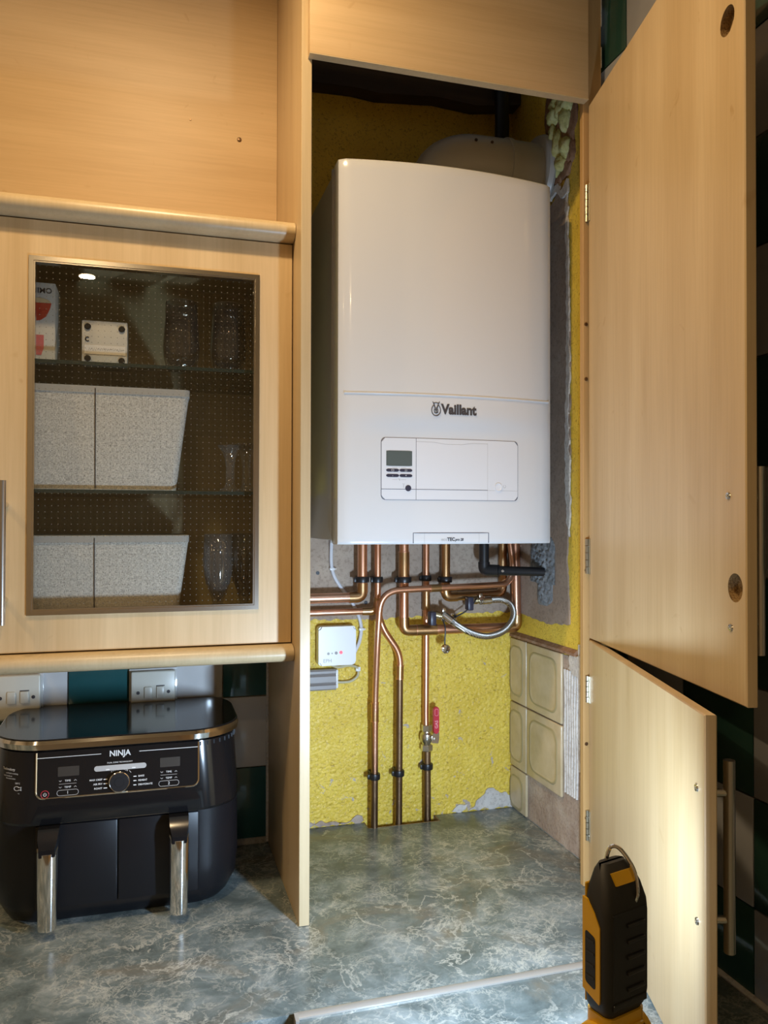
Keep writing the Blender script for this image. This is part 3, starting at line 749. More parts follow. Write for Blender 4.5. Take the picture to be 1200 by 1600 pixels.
# ------------------------------------------------------------------ wall sockets
def socket(x0, x1, z1, label):
    z0 = z1-0.086; t = thing('wall_socket', label, 'socket', ((x0+x1)/2, 0.28, z0), 'wall sockets under the glass cabinet')
    yf = 0.2862
    obj('back_box', bx(x0-0.004, x1+0.004, yf-0.006, yf-0.0002, z0-0.004, z1+0.004, 0.001), M_whitet, t)
    obj('plate', bx(x0, x1, yf-0.018, yf-0.0058, z0, z1, 0.003, 3), M_socket, t)
    zc = (z0+z1)/2; xc = (x0+x1)/2
    for x in (xc-0.030, xc+0.030): obj('screw', cyl(B(), (x, yf-0.0178, zc), (0, -1, 0), 0.0035, 0.001, 12), M_ink, t)
    for x in (xc-0.010, xc+0.014):
        obj('rocker', bx(x-0.008, x+0.008, yf-0.0215, yf-0.0178, zc-0.012, zc+0.012, 0.002), M_socket, t)
    obj('rocker_gap', bx(xc+0.0055, xc+0.0225, yf-0.0186, yf-0.0177, zc+0.0122, zc+0.0140), M_ink, t)
socket(-0.371, -0.283, 1.283, 'cream wall socket behind the air fryer, nearer the end panel')
socket(-0.628, -0.542, 1.287, 'cream wall socket behind the air fryer at the left')

# ------------------------------------------------------------------ air fryer
FX = -0.384
af = thing('air_fryer', 'black dual-drawer air fryer with chrome handles on the worktop', 'air fryer', (FX, 0.17, 0.90))
def floop(hw, y0, y1, r, z, n=10): return [Vector((x+FX, y, z)) for x, y in rrect(-hw, hw, y0, y1, r, n)]
bm = B()
stack(bm, [floop(0.185, 0.050, 0.285, 0.06, 0.9005), floop(0.193, 0.040, 0.292, 0.066, 0.910), floop(0.207, 0.026, 0.300, 0.074, 0.938), floop(0.211, 0.023, 0.302, 0.076, 0.98), floop(0.210, 0.022, 0.302, 0.076, 1.078)])
obj('lower_body', bm, M_blackmatt, af)
bm = B()
stack(bm, [floop(0.2085, 0.013, 0.301, 0.078, 1.079), floop(0.210, 0.010, 0.302, 0.078, 1.084), floop(0.209, 0.012, 0.302, 0.080, 1.12), floop(0.204, 0.019, 0.300, 0.082, 1.200)])
obj('control_head', bm, M_blackgloss, af)
bm = B(); stack(bm, [floop(0.206, 0.020, 0.302, 0.090, 1.200), floop(0.212, 0.014, 0.306, 0.095, 1.2045), floop(0.2135, 0.012, 0.307, 0.096, 1.214), floop(0.211, 0.0145, 0.305, 0.094, 1.2195)])
ch = obj('chrome_band', bm, M_chrome, af)
bm = B(); stack(bm, [floop(0.2095, 0.016, 0.3035, 0.092, 1.218), floop(0.2085, 0.017, 0.3025, 0.092, 1.2215)])
obj('lid', bm, M_blackgloss, af)
def yhead(z): return 0.012+(z-1.12)*(0.019-0.012)/0.08 if z > 1.12 else 0.010+(z-1.084)*0.002/0.036
def onhead(p): return Vector((p[0]+FX, yhead(p[1]), p[1]))
# control panel
px0, px1, pz0, pz1 = -0.133, 0.134, 1.1235, 1.1995
outl = rrect(px0, px1, pz0, pz1+0.012, 0.012, 5)
outl = [(x, min(z, pz1)) for x, z in outl]
bm = B(); prism(bm, outl, lambda p: onhead(p)+Vector((0, 0.001, 0)), lambda p: onhead(p)+Vector((0, -0.0012, 0)))
cp = obj('control_panel', bm, M_blackgloss, af)
def frame_line(pts, w, nm_, mat, par): 
    bm = B(); tube(bm, [onhead(p)+Vector((0, -0.0013, 0)) for p in pts], w, 6); return obj(nm_, bm, mat, par)
base_pts = [(px0, pz1)] + [(x, z) for x, z in rrect(px0, px1, pz0, pz1+0.012, 0.012, 5)[12:24]] + [(px1, pz1)]
frame_line(base_pts, 0.0015, 'chrome_outline', M_chrome, cp)
frame_line([(px0, 1.1905), (-0.030, 1.1905)], 0.0006, 'trim_line', M_whitetext, cp)
frame_line([(0.033, 1.1905), (px1, 1.1905)], 0.0006, 'trim_line', M_whitetext, cp)
tilt = -math.atan2(0.007, 0.08)
def ftext(s, x, z, size, mat=M_whitetext, bold=0.0, nm_='lettering', **k):
    p = onhead((x, z)); return text(nm_, s, size, mat, cp, (p.x, p.y-0.0015, p.z), (PI/2+tilt, 0, 0), 0.0001, bold, **k)
ftext('NINJA', 0.001, 1.1895, 0.0135, bold=0.0003, nm_='brand_lettering', sx=0.95)
ftext('DUAL ZONE TECHNOLOGY', 0.001, 1.1745, 0.0033)
def pad(name, x0, x1, z0, z1, r, mat, h=0.0016):
    bm = B(); prism(bm, rrect(x0, x1, z0, z1, r, 5), lambda p: onhead(p)+Vector((0, -0.0008, 0)), lambda p: onhead(p)+Vector((0, -h, 0))); return obj(name, bm, mat, cp)
M_disp = nm('fryer_display', (0.045, 0.04, 0.035), 0.25)
pad('display', -0.099, -0.065, 1.158, 1.174, 0.001, M_disp); pad('display', 0.068, 0.102, 1.160, 1.176, 0.001, M_disp)
pad('mode_bar', -0.041, 0.045, 1.1615, 1.1705, 0.0044, M_grey, 0.0018)
ftext('SYNC', -0.020, 1.168, 0.0036, M_ink); ftext('MATCH', 0.023, 1.168, 0.0036, M_ink)
for x in (-0.022, 0.021): pad('mode_lamp', x, x+0.006, 1.1625, 1.1645, 0.0005, M_whitetext, 0.0021)
kc = onhead((0.0005, 1.1425))
kn = obj('dial', lathe(B(), [(0, 0.010), (0.0150, 0.010), (0.0165, 0.0085), (0.0168, 0)], (kc.x, kc.y-0.001, kc.z), (0, -1, 0.08), 32), M_black, cp)
obj('dial_ring', lathe(B(), [(0.0166, 0.0006), (0.0172, 0.0088), (0.0162, 0.0096), (0.0153, 0.0090)], (kc.x, kc.y-0.001, kc.z), (0, -1, 0.08), 32), M_chrome, kn)
obj('dial_face', lathe(B(), [(0, 0.0096), (0.0075, 0.0096), (0.008, 0.0103)], (kc.x, kc.y-0.001, kc.z), (0, -1, 0.08), 24), M_blackmatt, kn)
for k, s in enumerate('START STOP'):
    a = math.radians(125-7.8*k); 
    if s != ' ': ftext(s, 0.0005+0.0225*math.cos(a), 1.1425+0.0205*math.sin(a), 0.0036)
frame_line([(0.0165, 1.1590), (0.0195, 1.1555)], 0.0003, 'trim_line', M_whitetext, cp)
for s, x, z, al in (('MAX CRISP', -0.0275, 1.1475, 'RIGHT'), ('AIR FRY', -0.0275, 1.1402, 'RIGHT'), ('ROAST', -0.0275, 1.133, 'RIGHT'), ('BAKE', 0.0315, 1.1485, 'LEFT'), ('REHEAT', 0.0315, 1.1412, 'LEFT'), ('DEHYDRATE', 0.0315, 1.134, 'LEFT')):
    ftext(s, x, z, 0.0042, bold=0.00005, align=al)
    xx = -0.0245 if al == 'RIGHT' else 0.0235
    pad('mode_lamp', xx-(0.001 if al == 'RIGHT' else 0), xx+0.005, z-0.0007, z+0.0007, 0.0003, M_whitetext)
for xc, dz, num in ((-0.083, 0, '1'), (0.083, 0.001, '2')):
    for s, z in (('TIME', 1.1505+dz), ('TEMP', 1.1400+dz)):
        ftext(s, xc, z, 0.0045)
        frame_line([(xc-0.014, z+0.001), (xc-0.012, z-0.001), (xc-0.010, z+0.001)], 0.0003, 'chevron', M_whitetext, cp)
        frame_line([(xc+0.010, z-0.001), (xc+0.012, z+0.001), (xc+0.014, z-0.001)], 0.0003, 'chevron', M_whitetext, cp)
    frame_line([(xc-0.014, 1.1455+dz), (xc+0.014, 1.1455+dz)], 0.0003, 'trim_line', M_grey, cp)
    lp = rrect(xc-0.017, xc+0.017, 1.1265+dz, 1.1355+dz, 0.0042, 5); frame_line(lp+[lp[0]], 0.0004, 'zone_outline', M_grey, cp)
    ftext(num, xc, 1.131+dz, 0.007)
lp = [(-0.119+0.0062*math.cos(2*PI*k/20), 1.1305+0.0062*math.sin(2*PI*k/20)) for k in range(21)]
frame_line(lp, 0.0005, 'power_ring', M_red, cp)
frame_line([(-0.119+0.0025*math.cos(a), 1.1303+0.0025*math.sin(a)) for a in [PI/2+0.6+0.5*k for k in range(11)]], 0.0004, 'power_symbol', M_whitetext, cp)
frame_line([(-0.119, 1.1303), (-0.119, 1.1335)], 0.0004, 'power_symbol', M_whitetext, cp)
# printing on the rounded left front corner
def oncorner(v):
    """wrap x (negative beyond the flat) round the front left corner, radius .08"""
    s = -(v.x-(FX-0.126)); r = 0.08
    if s <= 0: return v
    a = s/r; yb = v.y
    return Vector((FX-0.126-r*math.sin(a), yb+r*(1-math.cos(a)), v.z))
def ctext(s, x, z, size, bold=0.0, align='RIGHT'): 
    text('side_lettering', s, size, M_whitetext, af, (FX+x, yhead(z)-0.0006, z), (PI/2, 0, 0), 0.0001, bold, align, oncorner)
ctext('Technology', -0.170, 1.1715, 0.006, 0.00012)
ctext('and finish cooking', -0.164, 1.1650, 0.0036); ctext('both foods at', -0.176, 1.1605, 0.0036); ctext('the same time', -0.169, 1.1565, 0.0036)
ctext('200°C', -0.160, 1.1495, 0.0036); ctext('FISH', -0.161, 1.1325, 0.0036); ctext('160°C', -0.165, 1.1260, 0.0036); ctext('MUFFINS', -0.158, 1.1085, 0.0036); ctext('simultaneously', -0.160, 1.1020, 0.0036)
bm = B()
def cpt(x, z): return oncorner(Vector((FX+x, yhead(z)-0.0006, z)))
tube(bm, [cpt(-0.166+0.005*math.cos(a), 1.1410+0.0034*math.sin(a)) for a in [0.5+0.35*k for k in range(16)]], 0.0004, 5)
tube(bm, [cpt(-0.1615, 1.1428), cpt(-0.1575, 1.1440), cpt(-0.1585, 1.1412), cpt(-0.1575, 1.1382), cpt(-0.1615, 1.1394)], 0.0004, 5)
obj('fish_icon', bm, M_whitetext, af)
bm = B(); tube(bm, [cpt(-0.1725, 1.1165), cpt(-0.1735, 1.1190), cpt(-0.169, 1.1225), cpt(-0.1645, 1.1190), cpt(-0.1655, 1.1165), cpt(-0.1725, 1.1165)], 0.0004, 5)
tube(bm, [cpt(-0.1722, 1.1160), cpt(-0.1715, 1.1115), cpt(-0.1662, 1.1115), cpt(-0.1657, 1.1160)], 0.0004, 5)
obj('muffin_icon', bm, M_whitetext, af)
# vents under the lid on the right side
bm = B()
for k in range(14):
    a = math.radians(-80+10*k*0.9); x = FX+0.1235+0.0815*math.cos(a); y = 0.101+0.0815*math.sin(a)
    if k < 10: box(bm, x-0.0012, x+0.0012, y-0.0012, y+0.0012, 1.1915, 1.1985)
obj('vent_slots', bm, M_blackmatt, af)
# drawers
for sx_, hx in ((-1, -0.111), (1, 0.100)):
    xa_, xb_ = (-0.135, -0.0022) if sx_ < 0 else (-0.0012, 0.135)
    d = obj('drawer_front', bx(FX+xa_, FX+xb_, 0.0175, 0.030, 0.935, 1.0755, 0.003, 2), M_blackmatt, af)
    # handle: black top lug and chrome grip
    cx = FX+hx
    bm = B(); stack(bm, [[Vector((cx+x, y, z0_)) for x, y, z0_ in lp_] for lp_ in (
        [(-0.0165, 0.019, 1.048), (0.0165, 0.019, 1.048), (0.0165, 0.019, 1.078), (-0.0165, 0.019, 1.078)],
        [(-0.0165, -0.004, 1.050), (0.0165, -0.004, 1.050), (0.0165, -0.004, 1.0775), (-0.0165, -0.004, 1.0775)],
        [(-0.0155, -0.020, 1.046), (0.0155, -0.020, 1.046), (0.0155, -0.020, 1.066), (-0.0155, -0.020, 1.066)],
        [(-0.012, -0.030, 1.040), (0.012, -0.030, 1.040), (0.012, -0.030, 1.052), (-0.012, -0.030, 1.052)])])
    h = obj('handle', bm, M_blackgloss, d)
    bm = B(); loops = []
    for z, k in ((1.058, 1.0), (1.04, 1.0), (0.98, 0.96), (0.925, 0.90), (0.917, 0.88)):
        w_, dp = 0.0165*k, 0.0125*k; lp_ = []
        for q in range(20):
            a = 2*PI*q/20; lp_.append(Vector((cx+w_*math.cos(a), -0.019+dp*math.sin(a)+(1-k)*0.02, z-(0.014*(1-math.sin(a))*0.5 if z > 1.05 else 0))))
        loops.append(lp_)
    stack(bm, loops); obj('chrome_grip', bm, M_chrome, h)

# ------------------------------------------------------------------ boiler
bo = thing('boiler', 'white wall-hung gas boiler in the alcove', 'boiler', (0.22, 0.17, 1.55))
BX0, BX1, BZ0, BZ1 = 0.000, 0.4385, 1.549, 2.2705
def sstep(a, b, x):
    t = max(0, min(1, (x-a)/(b-a))); return t*t*(3-2*t)
def bow(x, z):
    u = (x-0.2195)/0.2195
    amp = 0.024-0.011*(1-sstep(1.752, 1.798, z))
    return -amp*(1-u*u)
zs = [BZ0, BZ0+0.001, BZ0+0.004] + [BZ0+0.01+0.01*k for k in range(30)] + [1.85+0.04*k for k in range(11)] + [BZ1-0.004, BZ1-0.001, BZ1]
bm = B(); nx = 36; V = []
for i in range(nx+1):
    x = BX0+(BX1-BX0)*i/nx; col = []
    for z in zs:
        ez = min(z-BZ0, BZ1-z); ex = min(x-BX0, BX1-x)
        rz = 0.004; rnd = 0.0
        if ez < rz: rnd += rz-math.sqrt(max(0, rz*rz-(rz-ez)**2))
        if ex < 0.006: rnd += 0.006-math.sqrt(max(0, 0.006**2-(0.006-ex)**2))
        col.append(bm.verts.new((x, bow(x, z)+rnd, z)))
    V.append(col)
nz = len(zs)
for i in range(nx):
    for j in range(nz-1): bm.faces.new((V[i][j], V[i+1][j], V[i+1][j+1], V[i][j+1]))
# returns to the back edge of the cover
yb_ = 0.048
rim = [V[i][0] for i in range(nx+1)] + [V[nx][j] for j in range(1, nz)] + [V[i][nz-1] for i in range(nx-1, -1, -1)] + [V[0][j] for j in range(nz-2, 0, -1)]
bk = [bm.verts.new((v.co.x, yb_, v.co.z)) for v in rim]
for k in range(len(rim)):
    j = (k+1) % len(rim); bm.faces.new((rim[k], rim[j], bk[j], bk[k]))
fc = obj('front_cover', bm, M_white, bo, sharp=0.9)
obj('casing', bx(BX0+0.004, BX1-0.004, yb_+0.002, 0.335, BZ0+0.006, BZ1-0.002, 0.002), M_casing, bo)
obj('side_flange', bx(BX0-0.003, BX0+0.004, yb_-0.0005, yb_+0.006, BZ0+0.002, BZ1-0.002), M_casing, bo)
bm = B()
tube(bm, [(x, bow(x, 1.831)+0.0002, 1.8315) for x in [0.010+0.42*k/30 for k in range(31)]], 0.0024, 8); obj('ridge', bm, M_white, fc)
def onbow(p, d=0.0): return Vector((p[0], bow(p[0], p[1])-d, p[1]))
def bent(v): return Vector((v.x, v.y+bow(v.x, v.z), v.z))
def bplate(name, poly, d0, d1, mat, par):
    """thin plate following the bow; poly split in x strips"""
    xs_ = sorted({round(x, 5) for x, z in poly}); return None
def bstrip(name, pts, r, mat, par):
    P = []
    for a, b in zip(pts[:-1], pts[1:]):
        n = max(1, int((Vector(b)-Vector(a)).length/0.012))
        for k in range(n): P.append(Vector(a).lerp(Vector(b), k/n))
    P.append(Vector(pts[-1])); return obj(name, tube(B(), [onbow((p[0], p[1]), 0.0002) for p in P], r, 6), mat, par)
def bpanel(name, x0, x1, z0, z1, r, proud, mat, par, nxx=24):
    """rounded plate on the bow, proud by a little"""
    bm = B(); xs_ = [x0+(x1-x0)*k/nxx for k in range(nxx+1)]
    def zr(x):
        e = min(x-x0, x1-x); return 0 if e >= r else r-math.sqrt(max(0, r*r-(r-e)**2))
    top = [bm.verts.new(onbow((x, z1-zr(x)), proud)) for x in xs_]; bot = [bm.verts.new(onbow((x, z0+zr(x)), proud)) for x in xs_]
    t2 = [bm.verts.new(onbow((x, z1-zr(x)), -0.001)) for x in xs_]; b2 = [bm.verts.new(onbow((x, z0+zr(x)), -0.001)) for x in xs_]
    for k in range(nxx):
        bm.faces.new((bot[k], bot[k+1], top[k+1], top[k])); bm.faces.new((top[k], top[k+1], t2[k+1], t2[k])); bm.faces.new((bot[k], bot[k+1], b2[k+1], b2[k]))
    bm.faces.new((bot[0], top[0], t2[0], b2[0])); bm.faces.new((bot[-1], top[-1], t2[-1], b2[-1]))
    return obj(name, bm, mat, par, sharp=0.4)
cx0, cx1, cz0, cz1 = 0.0805, 0.3595, 1.6335, 1.7495
pn = bpanel('control_panel', cx0, cx1, cz0, cz1, 0.008, 0.0012, M_panelw, fc, 40)
lp = rrect(cx0, cx1, cz0, cz1, 0.008, 5); bstrip('panel_gap', lp+[lp[0]], 0.0010, M_groove, pn)
def pl(pts, r=0.0005, mat=M_groove, nm_='panel_line'):
    P = []
    for a, b in zip(pts[:-1], pts[1:]):
        n = max(1, int((Vector(b)-Vector(a)).length/0.012))
        for k in range(n): P.append(Vector(a).lerp(Vector(b), k/n))
    P.append(Vector(pts[-1])); return obj(nm_, tube(B(), [onbow((p[0], p[1]), 0.0011) for p in P], r, 6), mat, pn)
pl([(0.1475, cz0), (0.1475, cz1)]); pl([(0.294, cz0), (0.294, cz1-0.005)], 0.0003, M_grey)
pl([(cx0, 1.653), (0.294, 1.653)], 0.0006); pl([(0.294, 1.6525), (cx1, 1.6525)], 0.0003, M_grey)
pl([(0.1475, 1.7435), (0.185, 1.743), (0.205, 1.740), (0.24, 1.740), (0.26, 1.743), (0.294, 1.743)], 0.0004, M_grey)
bpanel('lcd_display', 0.0895, 0.1395, 1.6965, 1.7255, 0.0006, 0.0018, M_lcd, pn, 8)
for x0 in (0.0895, 0.1152):
    for z in (1.6885, 1.6785): bpanel('button', x0, x0+0.0245, z-0.0028, z+0.0028, 0.0015, 0.0020, M_btn, pn, 8)
def btext(s, x, z, size, par, mat=M_ink, bold=0.0, d=0.0022, **k):
    return text('lettering', s, size, mat, par, (x, -d, z), (PI/2, 0, 0), 0.0001, bold, fn=bent, **k)
btext('-', 0.1017, 1.6785, 0.007, pn, M_whitetext); btext('+', 0.1275, 1.6785, 0.006, pn, M_whitetext)
lp = rrect(0.0995, 0.1040, 1.6870, 1.6900, 0.0008, 2); 
obj('menu_symbol', tube(B(), [onbow(p, 0.0022) for p in lp+[lp[0]]], 0.0003, 5), M_whitetext, pn)
obj('back_symbol', tube(B(), [onbow(p, 0.0022) for p in ((0.125, 1.6895), (0.1295, 1.6895), (0.1295, 1.687), (0.125, 1.687), (0.1262, 1.688))], 0.0003, 5), M_whitetext, pn)
pl([(0.101, 1.6938), (0.111, 1.6938)], 0.0003, M_grey, 'printed_line'); pl([(0.118, 1.6938), (0.128, 1.6938)], 0.0003, M_grey, 'printed_line'); pl([(0.1146, 1.6952), (0.1146, 1.691)], 0.0002, M_grey, 'printed_line')
pl([(0.101, 1.671), (0.111, 1.671)], 0.0003, M_grey, 'printed_line'); pl([(0.118, 1.671), (0.128, 1.671)], 0.0003, M_grey, 'printed_line')
pl([(0.1125, 1.6722), (0.1165, 1.672), (0.1155, 1.669), (0.1145, 1.6715)], 0.0005, M_grey, 'spanner_symbol')
c_ = onbow((0.1322, 1.655)); obj('round_button', lathe(B(), [(0, 0.003), (0.0050, 0.003), (0.0058, 0.002), (0.006, 0)], c_, (0, -1, 0), 20), M_btn, pn)
pl([(0.1215, 1.664), (0.123, 1.660), (0.1245, 1.664)], 0.0004, M_grey, 'printed_symbol'); pl([(0.123, 1.660), (0.123, 1.6555)], 0.0004, M_grey, 'printed_symbol')
c_ = onbow((0.3165, 1.6595)); obj('reset_button', lathe(B(), [(0, 0.0022), (0.0062, 0.0022), (0.0070, 0.0030), (0.0080, 0.0028), (0.0086, 0)], c_, (0, -1, 0), 24), M_panelw, pn)
pl([(0.3305+0.0027*math.cos(a), 1.661+0.0027*math.sin(a)) for a in [PI/2+0.5+0.5*k for k in range(12)]], 0.0004, M_grey, 'printed_symbol')
# logo: hare in an egg-shaped ring
lx, lz = 0.1835, 1.8045
lg = obj('hare_emblem', tube(B(), [onbow((lx+(0.0088)*math.sin(a), lz-0.0015+0.0108*(-math.cos(a))), 0.0008) for a in [-2.62+5.24*k/28 for k in range(29)]], 0.0008, 6), M_ink, fc)
for pts in ([(-0.0068, 0.0145), (-0.005, 0.0110), (-0.002, 0.002), (-0.004, -0.002), (-0.002, -0.006)], [(0.0068, 0.0145), (0.005, 0.0110), (0.002, 0.002), (0.004, -0.002), (0.002, -0.006)],
            [(-0.005, 0.0115), (0, 0.0128), (0.005, 0.0115)], [(-0.0042, 0.010), (0, 0.0005), (0.0042, 0.010)], [(0, 0.001), (0, -0.006)], [(-0.004, -0.0055), (0, -0.0075), (0.004, -0.0055)], [(-0.0028, 0.0), (0, -0.003), (0.0028, 0.0)]):
    obj('hare_line', tube(B(), [onbow((lx+a, lz+b), 0.0008) for a, b in pts], 0.00075, 5), M_ink, lg)
text('brand_lettering', 'Vaillant', 0.0258, M_ink, fc, (0.1945, -0.0008, 1.8045), (PI/2, 0, 0), 0.0001, 0.0011, 'LEFT', bent, 0.93)
# tab at the bottom with model name
tx0, tx1, tz1 = 0.1425, 0.2965, 1.5705
bstrip('tab_gap', [(tx0, BZ0+0.002), (tx0, tz1), (tx1, tz1), (tx1, BZ0+0.002)], 0.0008, M_groove, fc)
bstrip('tab_line', [(tx0+0.022, BZ0+0.002), (tx0+0.022, tz1)], 0.0002, M_grey, fc); bstrip('tab_line', [(tx1-0.020, BZ0+0.002), (tx1-0.020, tz1)], 0.0002, M_grey, fc)
text('model_lettering', 'eco', 0.0085, M_grey, fc, (0.2105, -0.0005, 1.5580), (PI/2, 0, 0), 0.0001, 0, 'RIGHT', bent)
text('model_lettering', 'TEC', 0.0090, M_ink, fc, (0.2180, -0.0005, 1.5580), (PI/2, 0, 0), 0.0001, 0.00035, 'CENTER', bent, 0.95)
text('model_lettering', 'pro 28', 0.0072, M_ink, fc, (0.2265, -0.0005, 1.5575), (PI/2, 0, 0), 0.0001, 0.0002, 'LEFT', bent, 0.85, 0.2)

# flue on top of the boiler
fl = thing('flue', 'white flue elbow running from boiler top to right wall', 'flue', (0.27, 0.18, 2.27))
pts = spline([(0.262, 0.18, 2.2712), (0.262, 0.18, 2.30), (0.275, 0.18, 2.345), (0.315, 0.18, 2.368), (0.37, 0.18, 2.372), (0.5110, 0.18, 2.372)], 6)
obj('elbow', tube(B(), pts, [0.070]*6+[0.066]*(len(pts)-6), 32), M_flue, fl)
obj('wall_collar', lathe(B(), [(0.058, 0), (0.082, 0.0), (0.086, 0.006), (0.082, 0.016), (0.064, 0.020)], (0.5045, 0.18, 2.372), (-1, 0, 0), 40), M_flue, fl)
obj('joint_band', lathe(B(), [(0.0655, 0), (0.069, 0.001), (0.069, 0.011), (0.0655, 0.012)], (0.41, 0.18, 2.372), (1, 0, 0), 36), M_flue, fl)
for x in (0.325, 0.362): obj('screw', cyl(B(), (x, 0.1205, 2.402), (0, -0.9, 0.42), 0.0032, 0.003, 10), M_cuold, fl)
# expanding foam and broken masonry round the flue hole
bm = B(); random.seed(12)
def lump(bm, c, s, seed, fr=45, am=0.35, sub=3):
    r = bmesh.ops.create_icosphere(bm, subdivisions=sub, radius=1.0); sd = Vector((seed*3.1, seed*1.7, seed))
    for v in r['verts']:
        d = v.co.normalized(); k = 1+am*noise.noise(d*1.6+sd)+0.5*am*noise.noise(d*4+sd)
        v.co = Vector((c[0]+d.x*s[0]*k, c[1]+d.y*s[1]*k, c[2]+d.z*s[2]*k))
for k, (y, z, sy, sz) in enumerate([(0.118, 2.475, 0.022, 0.020), (0.085, 2.478, 0.018, 0.024), (0.068, 2.445, 0.015, 0.026), (0.118, 2.428, 0.013, 0.030), (0.098, 2.400, 0.015, 0.042), (0.068, 2.388, 0.017, 0.020), (0.085, 2.360, 0.018, 0.016), (0.110, 2.356, 0.013, 0.018), (0.125, 2.385, 0.012, 0.026), (0.055, 2.480, 0.016, 0.020), (0.10, 2.50, 0.03, 0.015)]):
    lump(bm, (0.508, y, z), (0.014, sy, sz), k)
tag(obj('expanding_foam', bm, M_foam, sharp=9), 'lumpy yellow-green expanding foam around the flue wall hole', 'foam')
bm = B()
for k, (y, z, sy, sz) in enumerate([(0.075, 2.345, 0.022, 0.022), (0.115, 2.335, 0.022, 0.016), (0.05, 2.375, 0.012, 0.03), (0.145, 2.50, 0.03, 0.05), (0.085, 2.43, 0.055, 0.085), (0.14, 2.36, 0.02, 0.05)]):
    lump(bm, (0.516, y, z), (0.009, sy, sz), k+30)
obj('broken_masonry', bm, M_brick, wall_right, sharp=9)
slab('broken_plaster', ragged([(0.058, 2.29), (0.062, 2.318), (0.085, 2.305), (0.10, 2.325), (0.122, 2.322), (0.13, 2.335), (0.138, 2.30), (0.11, 2.308), (0.085, 2.288)], 0.004, 0.005, 31), onrev(0.5065), 0.006, M_chipw, wall_right)

# ------------------------------------------------------------------ pipework
def fitting(bm, a, b, r): return tube(bm, [a, b], r, 18)
PG = 'copper pipes under the boiler'
def pipe(name, label, pts, r, mat=M_cu, rad=0.03, fit=(), group=PG, cat='pipe', cap=True):
    t = thing(name, label, cat, pts[-1], group)
    obj('tube', tube(B(), bez(pts, rad, 8), r, 18), mat, t)
    for kind, a, b in fit:
        rr = r+0.0016
        obj(kind, tube(B(), [a, b] if not isinstance(a, list) else a, rr, 18), M_cu2, t)
        if not isinstance(a, list):
            A_, B_ = Vector(a), Vector(b); d = (B_-A_).normalized()*0.0015
            for q in (A_, B_): obj('solder_ring', tube(B(), [q-d*0.6, q+d*0.6], rr+0.0006, 18), M_cu, t)
    return t
yA = 0.300
pipe('copper_pipe', 'thick copper pipe under boiler bending left at its elbow', [(0.125, yA, 1.556), (0.125, yA, 1.4215), (-0.069, yA, 1.4205)], 0.0110, rad=0.020,
     fit=[('elbow', bez([(0.125, yA, 1.453), (0.125, yA, 1.4215), (0.094, yA, 1.4213)], 0.020, 8), None)])
tB = pipe('copper_pipe', 'copper pipe with S-bend leading down to tarnished middle tail', [(0.161, 0.300, 1.556), (0.161, 0.300, 1.365), (0.216, 0.304, 1.290), (0.216, 0.306, 1.238), (0.2145, 0.308, 0.880)], 0.0075, rad=0.045,
     fit=[('coupling', (0.216, 0.306, 1.262), (0.2155, 0.306, 1.232)), ('branch_elbow', bez([(0.128, 0.312, 1.3880), (0.161, 0.309, 1.388), (0.161, 0.300, 1.42)], 0.016, 6), None)])
obj('tarnished_tail', tube(B(), [(0.2155, 0.306, 1.233), (0.2145, 0.308, 0.876)], 0.0079, 18), M_cuold, tB)
pipe('copper_pipe', 'thin horizontal copper pipe above the white control box', [(0.150, 0.312, 1.3880), (-0.069, 0.312, 1.3870)], 0.0075)
yC = 0.287
pipe('copper_pipe', 'thick copper pipe turning right below the braided hose', [(0.2235, yC+0.013, 1.556), (0.2235, yC+0.013, 1.3425), (0.500, yC, 1.3425), (0.499, yC+0.006, 1.556)], 0.0110, rad=0.022,
     fit=[('elbow', bez([(0.2235, yC+0.0125, 1.372), (0.2235, yC+0.0125, 1.3425), (0.253, yC+0.012, 1.3425)], 0.020, 8), None), ('coupling', (0.253, yC+0.012, 1.3425), (0.302, yC+0.009, 1.3425)), ('connector', (0.2235, yC+0.013, 1.522), (0.2235, yC+0.013, 1.466)),
          ('elbow', bez([(0.472, yC, 1.3425), (0.500, yC, 1.3425), (0.500, yC, 1.372)], 0.020, 8), None)])
tD = pipe('copper_pipe', 'straight copper pipe running down to the red lever valve', [(0.2845, 0.320, 1.556), (0.2845, 0.320, 1.30), (0.283, 0.318, 1.14), (0.283, 0.316, 1.108)], 0.0075, rad=0.05,
     fit=[('connector', (0.2845, 0.320, 1.435), (0.2845, 0.320, 1.385))])
pipe('copper_pipe', 'thick copper pipe under boiler turning right behind the hose', [(0.327, 0.304, 1.556), (0.327, 0.304, 1.4170), (0.478, 0.318, 1.4190), (0.478, 0.318, 1.556)], 0.0105, M_cu2, rad=0.020,
     fit=[('elbow', bez([(0.327, 0.304, 1.445), (0.327, 0.304, 1.4170), (0.356, 0.307, 1.4172)], 0.018, 8), None)])
tF = pipe('copper_pipe', 'thin copper pipe arching over the others down to left tail', [(0.477, 0.278, 1.556), (0.485, 0.272, 1.48), (0.468, 0.270, 1.4455), (0.160, 0.270, 1.4370), (0.1545, 0.276, 1.34), (0.1555, 0.300, 1.19), (0.1555, 0.304, 0.880)], 0.0072, rad=0.046,
     fit=[('coupling', (0.1555, 0.3015, 1.182), (0.1555, 0.302, 1.140)), ('coupling', (0.276, 0.270, 1.4402), (0.303, 0.270, 1.4412))])
obj('tarnished_tail', tube(B(), [(0.1555, 0.302, 1.139), (0.1555, 0.304, 0.876)], 0.0079, 18), M_cuold, tF)
tail = tag(obj('pipe_tail', tube(B(), [(0.2855, 0.315, 1.062), (0.2865, 0.315, 0.876)], 0.0085, 18), M_cuold), 'dark tarnished pipe tail below the red lever valve', 'pipe', PG)
